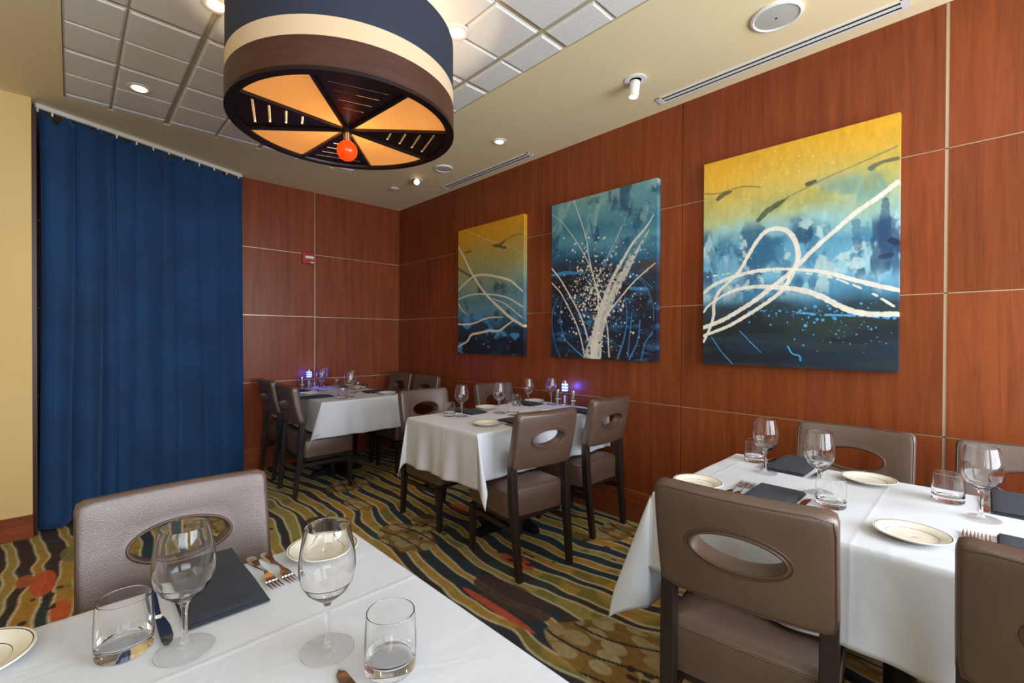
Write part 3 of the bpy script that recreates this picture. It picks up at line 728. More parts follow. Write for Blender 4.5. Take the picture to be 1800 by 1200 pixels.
def P2(U, V, Wm, Hm):
    w1 = fbm(U*2.5, V*4, 701); w2 = fbm(U*7, V*9, 711); w3 = fbm(U*5, V*22, 721); v = V+0.10*(w1-0.5)*2+0.03*(1-U)
    C = vgrad([(0,(120,160,150)),(0.10,(96,150,160)),(0.20,(62,122,146)),(0.30,(88,146,160)),(0.38,(52,112,142)),(0.44,(34,66,86)),(0.50,(42,40,46)),(0.62,(40,36,42)),(0.75,(26,32,56)),(0.9,(20,24,48)),(1,(28,30,44))], v, U.shape)
    C = mixc(C, sl((20,70,106)), sstep(0.52, 0.68, w2)*sstep(0.5, 0.3, V)*0.8)
    C = mixc(C, sl((150,186,178)), sstep(0.58, 0.7, fbm(U*9, V*6, 733))*sstep(0.4, 0.2, V)*0.6)
    g = np.exp(-((U-0.48)/0.22)**2)
    C = mixc(C, sl((24,82,124)), sstep(0.48, 0.66, w3)*sstep(0.36, 0.46, V)*(0.22+0.5*g))
    C = mixc(C, sl((52,130,180)), sstep(0.62, 0.70, fbm(U*10, V*26, 741))*sstep(0.38, 0.46, V)*(0.3+0.5*g))
    C = mixc(C, sl((30,26,30)), sstep(0.52, 0.66, fbm(U*8, V*12, 751))*sstep(0.42, 0.5, V)*0.7)
    C = mixc(C, sl((96,66,50)), np.exp(-(((U-0.93)/0.08)**2+((V-0.47)/0.03)**2))*0.7)
    BL = (60,140,196)
    for i, (p, w_) in enumerate([([(0.082,0.604),(0.017,0.688),(0.009,0.804),(0.052,0.93),(0.101,0.996)],.006),([(0.114,0.634),(0.099,0.757),(0.148,0.872),(0.242,0.936),(0.347,0.989)],[.004,.008,.014]),
      ([(0.738,0.618),(0.757,0.736),(0.74,0.853),(0.677,0.99)],[.004,.006,.016]),([(0.8,0.729),(0.783,0.853),(0.765,0.979)],.008),([(0.867,0.772),(0.85,0.886),(0.778,0.995)],.01),([(0.972,0.838),(0.909,0.902),(0.88,0.992)],.008),
      ([(0.823,0.516),(0.906,0.578),(0.97,0.686),(0.977,0.774)],.004),([(0.76,0.50),(0.86,0.53),(0.97,0.6)],.004),([(.0,.46),(.15,.455),(.36,.47)],[.02,.03,.01]),([(.79,.59),(.92,.60)],.025),([(.55,.43),(.6,.36),(.68,.26)],[.03,.008,.004])]):
        C = strokes(C, U, V, Wm, Hm, p, w_, BL, 0.85, seed=i)
    W = (222,216,202)
    for i, (p, w_, al, ds) in enumerate([
      ([(0.972,0.2),(0.915,0.256),(0.797,0.34),(0.711,0.431),(0.634,0.51),(0.569,0.61),(0.516,0.713),(0.475,0.809),(0.448,0.996)],[.008,.016,.022,.03,.05,.06],.95,0),
      ([(0.938,0.275),(0.857,0.363),(0.774,0.454),(0.686,0.548),(0.609,0.646),(0.543,0.748),(0.503,0.853),(0.469,0.995)],[.006,.03,.065,.065,.07,.09],.8,.2),
      ([(0.84,0.33),(0.76,0.43),(0.66,0.54),(0.58,0.66)],[.01,.06,.04],.35,.5),
      ([(0.45,.86),(.44,.99)],[.05,.15],.85,.25),
      ([(-0.004,0.053),(0.111,0.122),(0.237,0.232),(0.342,0.344),(0.415,0.441),(0.466,0.542),(0.529,0.66)],[.004,.008,.01],.9,0),
      ([(0.243,0.006),(0.311,0.131),(0.371,0.257),(0.401,0.377),(0.444,0.497),(0.487,0.606),(0.495,0.721)],[.008,.01,.012],.9,0),
      ([(-0.002,0.411),(0.097,0.491),(0.193,0.591),(0.286,0.697),(0.346,0.78),(0.397,0.889)],[.012,.014],.95,0),
      ([(-0.001,0.508),(0.098,0.576),(0.178,0.665),(0.256,0.76),(0.317,0.862),(0.362,0.989)],[.010,.012],.95,0),
      ([(0.985,0.464),(0.917,0.498),(0.823,0.549),(0.725,0.618),(0.61,0.707),(0.543,0.766)],[.010,.013],.95,0),
      ([(0.795,0.075),(0.746,0.167),(0.684,0.26),(0.607,0.362),(0.541,0.451),(0.486,0.5)],[.003,.006,.012],.6,.3),
      ([(0.563,0.74),(0.584,0.836),(0.599,0.983)],[.008,.014],.9,0)]):
        C = strokes(C, U, V, Wm, Hm, p, w_, W, al, dash=ds, seed=20+i)
    C = spatter(C, U, V, Wm, Hm, 700, .46, .58, .13, .13, (228,222,206), 5, .0018, .010)
    C = spatter(C, U, V, Wm, Hm, 420, .5, .7, .3, .2, (212,212,212), 6, .0012, .007)
    C = spatter(C, U, V, Wm, Hm, 90, .85, .2, .12, .12, (206,216,216), 8, .001, .004)
    return spatter(C, U, V, Wm, Hm, 160, .6, .6, .3, .22, (70,150,205), 7, .001, .005)
def P3(U, V, Wm, Hm):
    w1 = fbm(U*2.2, V*4, 801); w2 = fbm(U*7, V*8, 811); w3 = fbm(U*4, V*18, 821); v = V+0.07*(w1-0.5)*2
    C = vgrad([(0,(222,166,34)),(0.10,(214,170,56)),(0.20,(196,178,92)),(0.29,(174,186,132)),(0.36,(142,188,190)),(0.42,(88,152,182)),(0.50,(108,168,196)),(0.58,(120,180,208)),(0.66,(70,132,164)),(0.71,(40,62,72)),(0.80,(30,46,50)),(0.88,(22,44,62)),(1,(20,36,52))], v, U.shape)
    lt = fbm(U*9, V*7, 831)
    C = mixc(C, sl((26,84,122)), sstep(0.50, 0.66, w2)*sstep(0.30, 0.38, V)*sstep(0.74, 0.66, V)*0.85)
    C = mixc(C, sl((168,208,218)), sstep(0.56, 0.68, lt)*sstep(0.30, 0.36, V)*sstep(0.72, 0.64, V)*0.75)
    C = mixc(C, sl((96,150,150)), sstep(0.52, 0.64, fbm(U*8, V*6, 841))*sstep(0.16, 0.24, V)*sstep(0.36, 0.28, V)*sstep(0.45, 0.7, U)*0.7)
    C = mixc(C, sl((14,24,34)), sstep(0.5, 0.62, w3)*sstep(0.70, 0.78, V)*0.6)
    C = mixc(C, sl((40,104,140)), sstep(0.54, 0.66, fbm(U*16, V*11, 851))*sstep(0.33, 0.42, V)*sstep(0.74, 0.66, V)*0.6)
    C = mixc(C, sl((18,62,100)), sstep(0.62, 0.70, fbm(U*13, V*7, 861))*sstep(0.36, 0.42, V)*sstep(0.66, 0.58, V)*0.8)
    C = mixc(C, sl((190,214,214)), sstep(0.62, 0.70, fbm(U*12, V*14, 871))*sstep(0.32, 0.38, V)*sstep(0.72, 0.62, V)*0.7)
    C = mixc(C, sl((44,60,52)), sstep(0.5, 0.7, fbm(U*3, V*40, 881))*sstep(0.74, 0.8, V)*0.5)
    C = mixc(C, sl((150,150,80)), sstep(0.5, 0.7, fbm(U*9, V*16, 891))*sstep(0.10, 0.2, V)*sstep(0.34, 0.28, V)*0.45)
    for i, (p, w_, c, al) in enumerate([([(0.337,0.323),(0.388,0.288),(0.439,0.269),(0.5,0.242)],[.026,.034,.03,.006],(48,66,50),.9),([(0.096,0.186),(0.133,0.169),(0.177,0.165)],[.03,.03,.01],(52,66,52),.9),
       ([(0.595,0.204),(0.634,0.197)],[.026,.014],(42,60,50),.9),([(0.885,0.191),(0.928,0.178),(0.99,0.176)],[.028,.016,.02],(48,80,78),.85),([(0.004,0.147),(0.1,.16),(0.24,0.152),(0.348,0.173)],.008,(96,104,60),.8),
       ([(0.5,0.242),(0.56,.226),(0.673,0.196),(0.841,0.161),(0.988,0.129)],[.004,.010,.006,.010],(88,112,84),.7),([(0.944,0.33),(0.942,0.44),(0.951,0.53)],[.03,.05,.05],(28,66,106),.75),([(.82,.40),(.83,.50)],.04,(36,86,126),.6),([(.97,.49),(.99,.5)],.03,(20,34,64),.9),([(.93,.55),(.97,.545)],.025,(24,40,80),.8)]):
        C = strokes(C, U, V, Wm, Hm, p, w_, c, al, seed=40+i)
    CY = (70,160,214)
    for i, (p, w_, ds) in enumerate([([(0.28,0.744),(0.42,0.745),(0.55,.758),(0.679,0.77),(0.837,0.778),(0.985,0.791)],[.006,.012,.012,.014],.38),([(0.057,0.866),(0.118,0.935),(0.191,0.996)],.005,0),([(0.232,0.837),(0.315,0.904),(0.355,0.936)],.005,0),([(0.501,0.907),(0.525,0.938),(0.561,0.947),(0.567,0.968)],.008,0)]):
        C = strokes(C, U, V, Wm, Hm, p, w_, CY, .95, dash=ds, seed=60+i)
    C = spatter(C, U, V, Wm, Hm, 60, .6, .765, .2, .02, CY, 9, .002, .009)
    C = spatter(C, U, V, Wm, Hm, 50, .8, .84, .15, .05, CY, 10, .002, .005)
    W = (232,226,212)
    C = spatter(C, U, V, Wm, Hm, 90, .5, .09, .12, .05, (236,210,130), 12, .001, .004)
    for i, (p, w_, al, ds) in enumerate([
      ([(0.005,0.566),(0.216,0.558),(0.491,0.576),(0.677,0.605),(0.784,0.642),(0.885,0.686),(0.981,0.745)],[.008,.006,.010,.012],.95,.45),
      ([(0.99,0.269),(0.911,0.315),(0.823,0.358),(0.719,0.426),(0.631,0.486),(0.563,0.54),(0.492,0.592),(0.405,0.644),(0.3,0.705),(0.175,0.763),(0.087,0.796),(0.002,0.818)],[.026,.022,.024,.026,.024],.97,0),
      ([(0.003,0.89),(0.041,0.83),(0.068,0.76),(0.071,0.702),(0.1,0.645),(0.159,0.602),(0.223,0.555),(0.277,0.487),(0.324,0.426),(0.376,0.383),(0.44,0.375),(0.502,0.399),(0.538,0.45),(0.551,0.513),(0.528,0.573),(0.486,0.638),(0.43,0.683),(0.314,0.744),(0.175,0.808),(0.087,0.836),(0.003,0.86)],[.014,.02,.018,.022,.026,.024,.02,.018],.97,0),
      ([(0.001,0.645),(0.07,0.608),(0.173,0.58),(0.312,0.559),(0.442,0.559),(0.563,0.571),(0.677,0.59),(0.784,0.622),(0.885,0.653),(0.991,0.682)],[.022,.022,.016,.022,.024],.97,0),
      ([(0.002,0.741),(0.04,0.706),(0.13,0.663),(0.216,0.639),(0.313,0.631),(0.442,0.641),(0.564,0.659),(0.656,0.689),(0.733,0.727),(0.806,0.758),(0.886,0.773),(0.992,0.776)],[.012,.014,.022,.026,.030,.028,.026],.97,0)]):
        C = strokes(C, U, V, Wm, Hm, p, w_, W, al, dash=ds, seed=80+i)
    return spatter(C, U, V, Wm, Hm, 120, .35, .45, .25, .12, (226,230,226), 13, .001, .0025)
painting('abstract_painting', 'leftmost painting, orange fading to teal with crossing cream strokes', -1.215, 150, 340, P1)
painting('abstract_painting', 'middle painting, blue and black with white splattered sprays fanning upward', -2.445, 260, 400, P2)
painting('abstract_painting', 'largest looking painting on the right, yellow over blue with a white looping ribbon', -3.668, 400, 520, P3)

# ------------------------------------------------------------------ dining chair
def chair_proto():
    t = thing('dining_chair', '-', 'chair')
    def yc(x, z): tt = (z-0.585)/0.30; return -0.212-0.066*tt+0.024*(x/0.215)**2-0.006*math.sin(PI*min(1, max(0, tt)))
    # backrest with an oval opening
    n = 96; a, b_ = 0.108, 0.044; cz = 0.748; hw, hh, r = 0.212, 0.153, 0.020; mz = 0.739
    inner, outer = [], []
    for i in range(n):
        th = 2*PI*i/n; c, s = math.cos(th), math.sin(th)
        inner.append((a*c, cz+b_*s))
        # ray from centre to rounded rect
        dx, dz = a*c/0.128, b_*s/0.056
        dx, dz = c*1.0, s*0.70; k = 1e9
        if abs(dx) > 1e-6: k = min(k, hw/abs(dx))
        if abs(dz) > 1e-6: k = min(k, hh/abs(dz))
        px, pz = dx*k, dz*k
        cx_, cz_ = hw-r, hh-r
        if abs(px) > cx_ and abs(pz) > cz_:
            # project on the corner arc
            vx, vz = abs(px)-cx_, abs(pz)-cz_; l = math.hypot(vx, vz)
            px = math.copysign(cx_+vx/l*r, px); pz = math.copysign(cz_+vz/l*r, pz)
        outer.append((px, mz+pz))
    prof = [(0.0, -0.018), (0.0, 0.018), (0.012, 0.026), (0.06, 0.025), (0.25, 0.0275), (0.55, 0.0285), (0.85, 0.027), (0.955, 0.024), (0.99, 0.018), (1.0, 0.010), (1.0, -0.010), (0.99, -0.018), (0.955, -0.024), (0.85, -0.0265), (0.55, -0.0275), (0.25, -0.027), (0.06, -0.025), (0.012, -0.026)]
    rings = []
    for (s, d) in prof:
        ring = []
        for (ix, iz), (ox, oz) in zip(inner, outer):
            x = ix+(ox-ix)*s; z = iz+(oz-iz)*s; ring.append((x, yc(x, z)+d, z+d*0.2))
        rings.append(ring)
    m_ = MB(); m_.rings(rings, loop=True)
    back = m_.build('backrest', M['leather'], t, True, auto=60)
    for sgn, rr_ in ((1, 0.0042), (-1, 0.0042)):
        m_ = MB(); pts = []
        for i in range(64):
            th = 2*PI*i/64; x = (a+0.006)*math.cos(th); z = cz+(b_+0.006)*math.sin(th); pts.append((x, yc(x, z)+sgn*0.0265, z+sgn*0.005))
        tube(m_, pts, rr_, 6, closed=True); m_.build('piping', M['piping'], back, True)
        if sgn < 0:
            m_ = MB(); pts = [(x*1.09, z) for x, z in inner]
            pts = [((a+0.017)*math.cos(2*PI*i/64), cz+(b_+0.017)*math.sin(2*PI*i/64)) for i in range(64)]
            tube(m_, [(x, yc(x, z)+sgn*0.0262, z+sgn*0.005) for x, z in pts], 0.0022, 6, closed=True); m_.build('piping', M['piping'], back, True)
        m_ = MB(); pts = []
        for (ox, oz) in outer[::2]:
            x, z = ox*0.972, mz+(oz-mz)*0.965; pts.append((x, yc(x, z)+sgn*0.0238, z+sgn*0.0045))
        tube(m_, pts, 0.0022, 6, closed=True); m_.build('piping', M['piping'], back, True)
    # seat cushion
    m_ = MB(); R_ = lambda e, z: rrect(0.207-e, 0.213-e, max(0.008, 0.035-e), z, 6, 0, 0.027)
    m_.rings([R_(0.012, 0.315), R_(0.002, 0.318), R_(-0.001, 0.38), R_(-0.002, 0.44), R_(0.003, 0.452), R_(0.012, 0.462), R_(0.04, 0.474), R_(0.09, 0.482), R_(0.15, 0.486), R_(0.195, 0.487)])
    seat = m_.build('seat', M['leather'], t, True, auto=50)
    m_ = MB(); tube(m_, [tuple(p) for p in rrect(0.208, 0.214, 0.035, 0.449, 6, 0, 0.027)], 0.0032, 6, closed=True); m_.build('piping', M['leather'], seat, True)
    m_ = MB(); m_.box(-0.185, 0.185, -0.165, 0.215, 0.285, 0.314); m_.build('seat_frame', M['legwood'], t)
    # rear legs: one continuous sweep from floor into the backrest
    for sx in (-1, 1):
        m_ = MB(); rs = []
        for (z, y, x, h) in ((0, -0.248, 0.180, 0.015), (0.15, -0.232, 0.184, 0.018), (0.30, -0.214, 0.187, 0.0205), (0.42, -0.204, 0.190, 0.0215), (0.50, -0.200, 0.191, 0.0215), (0.585, -0.196, 0.191, 0.0205), (0.66, -0.212, 0.191, 0.017)):
            rs.append([(sx*x-0.0195*(1 if z > 0.2 else 0.85), y-h, z), (sx*x+0.0195*(1 if z > 0.2 else 0.85), y-h, z), (sx*x+0.0195*(1 if z > 0.2 else 0.85), y+h, z), (sx*x-0.0195*(1 if z > 0.2 else 0.85), y+h, z)])
        m_.rings(rs); o = m_.build('leg', M['legwood'], t)
        bv = o.modifiers.new('soft', 'BEVEL'); bv.width = 0.003; bv.segments = 2; bv.limit_method = 'ANGLE'
        m_ = MB(); rs = []
        for (z, h) in ((0, 0.014), (0.29, 0.0205)):
            cx_, cy_ = sx*(0.183), 0.205+(0.012 if z == 0 else 0)
            rs.append([(cx_-h, cy_-h, z), (cx_+h, cy_-h, z), (cx_+h, cy_+h, z), (cx_-h, cy_+h, z)])
        m_.rings(rs); o = m_.build('leg', M['legwood'], t)
        bv = o.modifiers.new('soft', 'BEVEL'); bv.width = 0.003; bv.segments = 2; bv.limit_method = 'ANGLE'
        m_ = MB(); m_.box(sx*0.186-0.008, sx*0.186+0.008, -0.20, 0.188, 0.240, 0.268); o = m_.build('stretcher', M['legwood'], t)
    m_ = MB(); m_.box(-0.178, 0.178, 0.0, 0.018, 0.243, 0.265); m_.build('stretcher', M['legwood'], t)
    return t
chair0 = chair_proto()
CH = [  # x, y, facing (0 = towards +Y), label, group
 (-2.675, -3.625, PI, 'brown leather chair behind the foreground left table, its oval opening showing carpet'),
 (-1.391, -4.400, -PI/2+0.123, 'brown leather chair in the right foreground whose back and seat are both in view'),
 (-1.333, -5.038, -PI/2, 'brown leather chair cut off by the right edge of the photo, back towards the camera'),
 (-0.565, -4.458, PI/2, 'leather chair between the right table and the wall, left of the two there'),
 (-0.565, -4.998, PI/2, 'leather chair between the right table and the wall, at the right edge of the photo'),
 (-0.962, -2.972, -0.139, 'leather chair with its back to the camera at the near side of the middle table'),
 (-0.273, -2.898, 0.0, 'leather chair nearest the wood wall on the near side of the middle table'),
 (-0.935, -2.185, PI, 'leather chair on the far side of the middle table facing the camera, left one'),
 (-0.215, -2.185, PI, 'dark leather chair on the far side of the middle table against the wall'),
 (-1.350, -0.930, -PI/2, 'dark chair on the left of the far corner table, nearer the camera'),
 (-1.325, -0.320, -PI/2, 'dark chair on the left of the far corner table, nearest the curtain and back wall'),
 (-0.430, -0.870, PI/2, 'shadowed chair on the right of the far corner table, nearer the middle table'),
 (-0.430, -0.360, PI/2, 'shadowed chair on the right of the far corner table, deep in the room corner'),
]
for i, (x, y, rz, lb) in enumerate(CH):
    place(chair0, i > 0, (x, y, 0), rz, lb, 'oval-back leather dining chairs')

# ------------------------------------------------------------------ tables and cloths
ZT = 0.76
def table(x0, x1, y0, y1, label):
    cx_, cy_ = (x0+x1)/2, (y0+y1)/2
    t = thing('dining_table', label, 'table', (cx_, cy_, 0), 0, 'pedestal tables under white cloths')
    b = MB(); b.rings([rrect((x1-x0)/2-0.004, (y1-y0)/2-0.004, 0.01, z) for z in (ZT-0.030, ZT-0.003)]); b.build('tabletop', M['tabletop'], t)
    lathe('column', [(0.04, 0.05), (0.04, ZT-0.05), (0.11, ZT-0.045), (0.11, ZT-0.031)], M['iron'], t, 24)
    long_x = (x1-x0) > (y1-y0)
    for k in range(4):
        a = k*PI/2; l = 0.32 if (k % 2 == 0) == long_x else 0.24
        b = MB(); c, s = math.cos(a), math.sin(a)
        q = lambda r, o_, z: (r*c-o_*s, r*s+o_*c, z)
        b.rings([[q(0.02, -0.032, z0), q(0.02, 0.032, z0), q(0.02, 0.032, z1), q(0.02, -0.032, z1)][::1] for z0, z1 in ((0.0, 0.085),)] +
                [[q(r, -w_, 0.0), q(r, w_, 0.0), q(r, w_, h), q(r, -w_, h)] for r, w_, h in ((l*0.6, 0.03, 0.055), (l-0.02, 0.026, 0.035), (l, 0.02, 0.02))])
        b.build('foot', M['iron'], t)
    return t
def cloth(x0, x1, y0, y1, ov, label, seed=0, crease=((), ()), k=0.42, rip=0.010, kc={}, kd={}):
    """ov = overhang on (-x, +x, -y, +y)"""
    R = random.Random(seed)
    g = 0.0035; X0, X1, Y0, Y1 = x0-g, x1+g, y0-g, y1+g
    def axis(lo, hi, a, b, extra):
        s = set(); step = 0.016
        n1 = max(2, int((hi-lo)/step)); s |= {round(lo+(hi-lo)*i/n1, 5) for i in range(n1+1)}
        n2 = max(1, int(a/0.012)); s |= {round(lo-a*i/n2, 5) for i in range(n2+1)}
        n2 = max(1, int(b/0.012)); s |= {round(hi+b*i/n2, 5) for i in range(n2+1)}
        for e in extra:
            for d in (-0.009, -0.0045, 0, 0.0045, 0.009): s.add(round(e+d, 5))
        for e in (0.004, 0.009): s |= {round(lo+e, 5), round(hi-e, 5)}
        return sorted(s)
    us = axis(X0, X1, ov[0], ov[1], crease[0]); vv = axis(Y0, Y1, ov[2], ov[3], crease[1])
    ph = [R.uniform(0, 6.28) for _ in range(12)]
    v = []; f = []
    for iu, u in enumerate(us):
        for iv, w_ in enumerate(vv):
            dx = (X0-u) if u < X0 else (u-X1 if u > X1 else 0); dy = (Y0-w_) if w_ < Y0 else (w_-Y1 if w_ > Y1 else 0)
            sx = -1 if u < X0 else 1; sy = -1 if w_ < Y0 else 1
            bx, by = min(max(u, X0), X1), min(max(w_, Y0), Y1)
            cr = 0.0
            for e in crease[0]: cr += 0.0009*math.exp(-((u-e)/0.0045)**2)
            for e in crease[1]: cr += 0.0009*math.exp(-((w_-e)/0.0045)**2)
            z0 = ZT+0.0015
            if dx <= 0 and dy <= 0:
                # the edge rolls over softly
                m_ = min(u-X0, X1-u, w_-Y0, Y1-w_); roll = 0.0035*max(0, 1-m_/0.009)**2
                v.append((u, w_, z0+cr+0.0006*math.sin(u*23+ph[0])*math.sin(w_*19+ph[1])-roll*0.9)); continue
            if dx > 0 and dy > 0:
                r = math.hypot(dx, dy); th = math.atan2(dy, dx); kk = kc.get((sx, sy), k)
                o_ = r*kk*math.sin(2*th)**0.8; dz = math.sqrt(max(0, r*r-o_*o_)) if o_ < r else 0
                # secondary curl to one side
                wv = 0.10*r*math.sin(2*th)*math.sin(3*th+ph[2])
                fx, fy = kd.get((sx, sy), (0.707, 0.707))
                v.append((bx+sx*(o_*fx+wv*0.7)+sx*0.003, by+sy*(o_*fy-wv*0.7)+sy*0.003, z0-0.0035-dz)); continue
            d = dx if dx > 0 else dy; along = w_ if dx > 0 else u; lo, hi = (Y0, Y1) if dx > 0 else (X0, X1)
            e = min(along-lo, hi-along)/(hi-lo)*4; e = max(0, min(1, e))
            amp = rip*(d/0.28)**1.2*e
            out = 0.003+0.018*d+amp*(0.9+math.sin(along*21+ph[3]+d*3)*0.9+0.5*math.sin(along*43+ph[4]))+cr
            zz = z0-0.0035-d*0.998
            if dx > 0: v.append((bx+sx*out, w_, zz))
            else: v.append((u, by+sy*out, zz))
    n = len(vv)
    for i in range(len(us)-1):
        for j in range(n-1): q = i*n+j; f.append((q, q+n, q+n+1, q+1))
    o = mesh('tablecloth', v, f, M['cloth'], None, True)
    md = o.modifiers.new('thick', 'SOLIDIFY'); md.thickness = 0.0012; md.offset = 1
    return tag(o, label, 'tablecloth', 'white tablecloths')
TA = (-3.56, -2.337, -4.445, -3.685); TM = (-1.272, -0.045, -2.965, -2.262); TC = (-1.42, -0.66, -1.205, -0.045); TR = (-1.425, -0.662, -5.30, -4.085)
table(*TA, 'table under the white cloth in the left foreground')
table(*TM, 'table under the white cloth in the middle of the room by the wood wall')
table(*TC, 'table under the white cloth in the far corner')
table(*TR, 'table under the white cloth at the right edge of the photo')
cloth(*TA, (.26, .29, .27, .24), 'white tablecloth across the bottom left foreground', 1, ((-2.75,), (-4.0,)), 0.40)
cloth(*TM, (.30, .02, .262, .262), 'white tablecloth on the middle table with corners hanging in points', 2, ((-0.98,), (-2.66,)), 0.42, 0.012, kc={(-1, 1): 0.14}, kd={(-1, -1): (0.30, 0.95)})
cloth(*TC, (.262, .262, .285, .02), 'white tablecloth on the far corner table beside the blue curtain', 3, ((), (-0.62,)), 0.42, kd={(-1, -1): (0.97, 0.22)})
cloth(*TR, (.262, .262, .27, .40), 'white tablecloth on the right-hand table, a long corner hanging at its left', 4, ((), (-4.63, -4.15)), 0.31)

# ------------------------------------------------------------------ tableware prototypes
def wineglass_proto():
    t = thing('wine_glass', '-', 'wine glass')
    out = [(0.001, 0.0), (0.0425, 0.0), (0.0435, 0.0010), (0.042, 0.0020), (0.020, 0.0036), (0.010, 0.0062), (0.0062, 0.012), (0.0046, 0.022), (0.0042, 0.045), (0.0044, 0.065), (0.0058, 0.076), (0.0105, 0.084),
           (0.022, 0.092), (0.0335, 0.103), (0.0415, 0.117), (0.0452, 0.132), (0.0460, 0.143), (0.0450, 0.158), (0.0425, 0.176), (0.0390, 0.196), (0.0368, 0.2085), (0.0363, 0.2100)]
    inn = [(0.0355, 0.2095), (0.0358, 0.2080), (0.0378, 0.196), (0.0413, 0.176), (0.0438, 0.158), (0.0447, 0.143), (0.0438, 0.132), (0.0402, 0.118), (0.0322, 0.105), (0.0205, 0.095), (0.009, 0.089), (0.001, 0.0875)]
    o = lathe('glass_body', support(out+inn), M['glass'], t, 64, auto=70)
    o.data.materials.append(M['thin_glass'])
    for p in o.data.polygons:
        if p.center.z < 0.0052 and math.hypot(p.center.x, p.center.y) < 0.0412: p.material_index = 1
    return t
def tumbler_proto():
    t = thing('water_tumbler', '-', 'tumbler')
    out = [(0.001, 0.0), (0.037, 0.0), (0.0395, 0.003), (0.0402, 0.010), (0.0405, 0.045), (0.0392, 0.075), (0.0378, 0.0900), (0.0370, 0.0908), (0.0362, 0.0900)]
    inn = [(0.0374, 0.075), (0.0382, 0.045), (0.0375, 0.025), (0.034, 0.0185), (0.026, 0.0165), (0.001, 0.0160)]
    lathe('glass_body', support(out+inn), M['glass'], t, 64, auto=70)
    return t
def plate_proto():
    t = thing('bread_plate', '-', 'plate')
    prof = [(0.00002, 0.0), (0.045, 0.0), (0.048, 0.002), (0.060, 0.008), (0.080, 0.0150), (0.0825, 0.0165), (0.0828, 0.0180), (0.0818, 0.0190), (0.0785, 0.0183), (0.0768, 0.0178), (0.062, 0.0128), (0.0540, 0.0083), (0.0530, 0.0076), (0.046, 0.0045), (0.040, 0.0042), (0.018, 0.0041), (0.00002, 0.0041)]
    pm = [0]*len(prof); pm[8] = 1; pm[11] = 1
    lathe('china_body', prof, None, t, 56, auto=80, mats=[M['china'], M['china_line']], pm=pm, closed=True)
    return t
def flat_piece(b, outline, zf, th):
    """outline: list of (y, halfwidth); zf(y)->z"""
    rings = []
    for (y, w_) in outline:
        z = zf(y); rings.append([(-w_, y, z), (w_, y, z), (w_*0.8, y, z+th), (-w_*0.8, y, z+th)])
    b.rings(rings)
def fork_proto(L_=0.19):
    t = thing('fork', '-', 'fork')
    zf = lambda y: 0.0008+0.008*math.exp(-((y-0.105)/0.03)**2)+0.003*math.exp(-((y-0.03)/0.03)**2)
    b = MB(); flat_piece(b, [(0.0, 0.005), (0.004, 0.0105), (0.012, 0.012), (0.03, 0.0098), (0.06, 0.006), (0.09, 0.0036), (0.105, 0.0033), (0.118, 0.005), (0.126, 0.010), (0.134, 0.0125), (0.146, 0.0128)], zf, 0.0022)
    for k in range(4):
        x = -0.0108+k*0.0072; rings = []
        for (y, w_) in ((0.145, 0.0022), (0.160, 0.0018), (0.178, 0.0015), (L_, 0.0006)):
            z = 0.0008+0.004*((y-0.145)/0.045)**2
            rings.append([(x-w_, y, z), (x+w_, y, z), (x+w_, y, z+0.002), (x-w_, y, z+0.002)])
        b.rings(rings)
    b.build('fork_body', M['steel'], t)
    return t
def knife_proto():
    t = thing('table_knife', '-', 'knife')
    b = MB(); rings = []
    for (y, w_, h) in ((0, 0.006, 0.004), (0.01, 0.0095, 0.006), (0.05, 0.0085, 0.006), (0.095, 0.006, 0.006), (0.108, 0.006, 0.006)):
        rings.append([(-w_, y, 0.0006), (w_, y, 0.0006), (w_*0.7, y, h), (-w_*0.7, y, h)])
    b.rings(rings); b.build('handle', M['steel'], t)
    b = MB(); rings = []
    for (y, wl, wr) in ((0.108, 0.006, 0.006), (0.118, 0.009, 0.006), (0.15, 0.0125, 0.0065), (0.185, 0.0125, 0.0065), (0.205, 0.009, 0.0062), (0.216, 0.001, 0.004)):
        rings.append([(-wl, y, 0.0008), (wr, y, 0.0008), (wr, y, 0.0030), (-wl, y, 0.0018)])
    b.rings(rings); b.build('blade', M['steel'], t)
    return t
def napkin_proto():
    t = thing('napkin', '-', 'napkin')
    b = MB(); W_, L_ = 0.070, 0.29
    for lay in range(3):
        N1, N2 = 12, 30; z0 = 0.001+lay*0.0042; th = 0.0040; v = []
        ins = 0.0018*lay
        for side in (0, 1):
            for i in range(N1+1):
                for j in range(N2+1):
                    x = (-W_+ins+(2*W_-2*ins)*i/N1); y = ins*1.5+(L_-ins*2)*j/N2
                    e = min(1, min(i, N1-i)/1.0)*min(1, min(j, N2-j)/1.0)
                    z = z0+(th*(0.35+0.65*e) if side else 0)+0.0012*math.sin(y*30+lay)*side
                    z = z + 0.0
                    v.append((x, y, z))
        n = (N1+1)*(N2+1); I = lambda s, i, j: s*n+i*(N2+1)+j; f = []
        for i in range(N1):
            for j in range(N2):
                f.append((I(0,i,j), I(0,i,j+1), I(0,i+1,j+1), I(0,i+1,j))); f.append((I(1,i,j), I(1,i+1,j), I(1,i+1,j+1), I(1,i,j+1)))
        for i in range(N1): f.append((I(0,i,0), I(0,i+1,0), I(1,i+1,0), I(1,i,0))); f.append((I(0,i+1,N2), I(0,i,N2), I(1,i,N2), I(1,i+1,N2)))
        for j in range(N2): f.append((I(0,0,j+1), I(0,0,j), I(1,0,j), I(1,0,j+1))); f.append((I(0,N1,j), I(0,N1,j+1), I(1,N1,j+1), I(1,N1,j)))
        b.add(v, f)
    b.build('folded_linen', M['napkin'], t, True, auto=40)
    return t
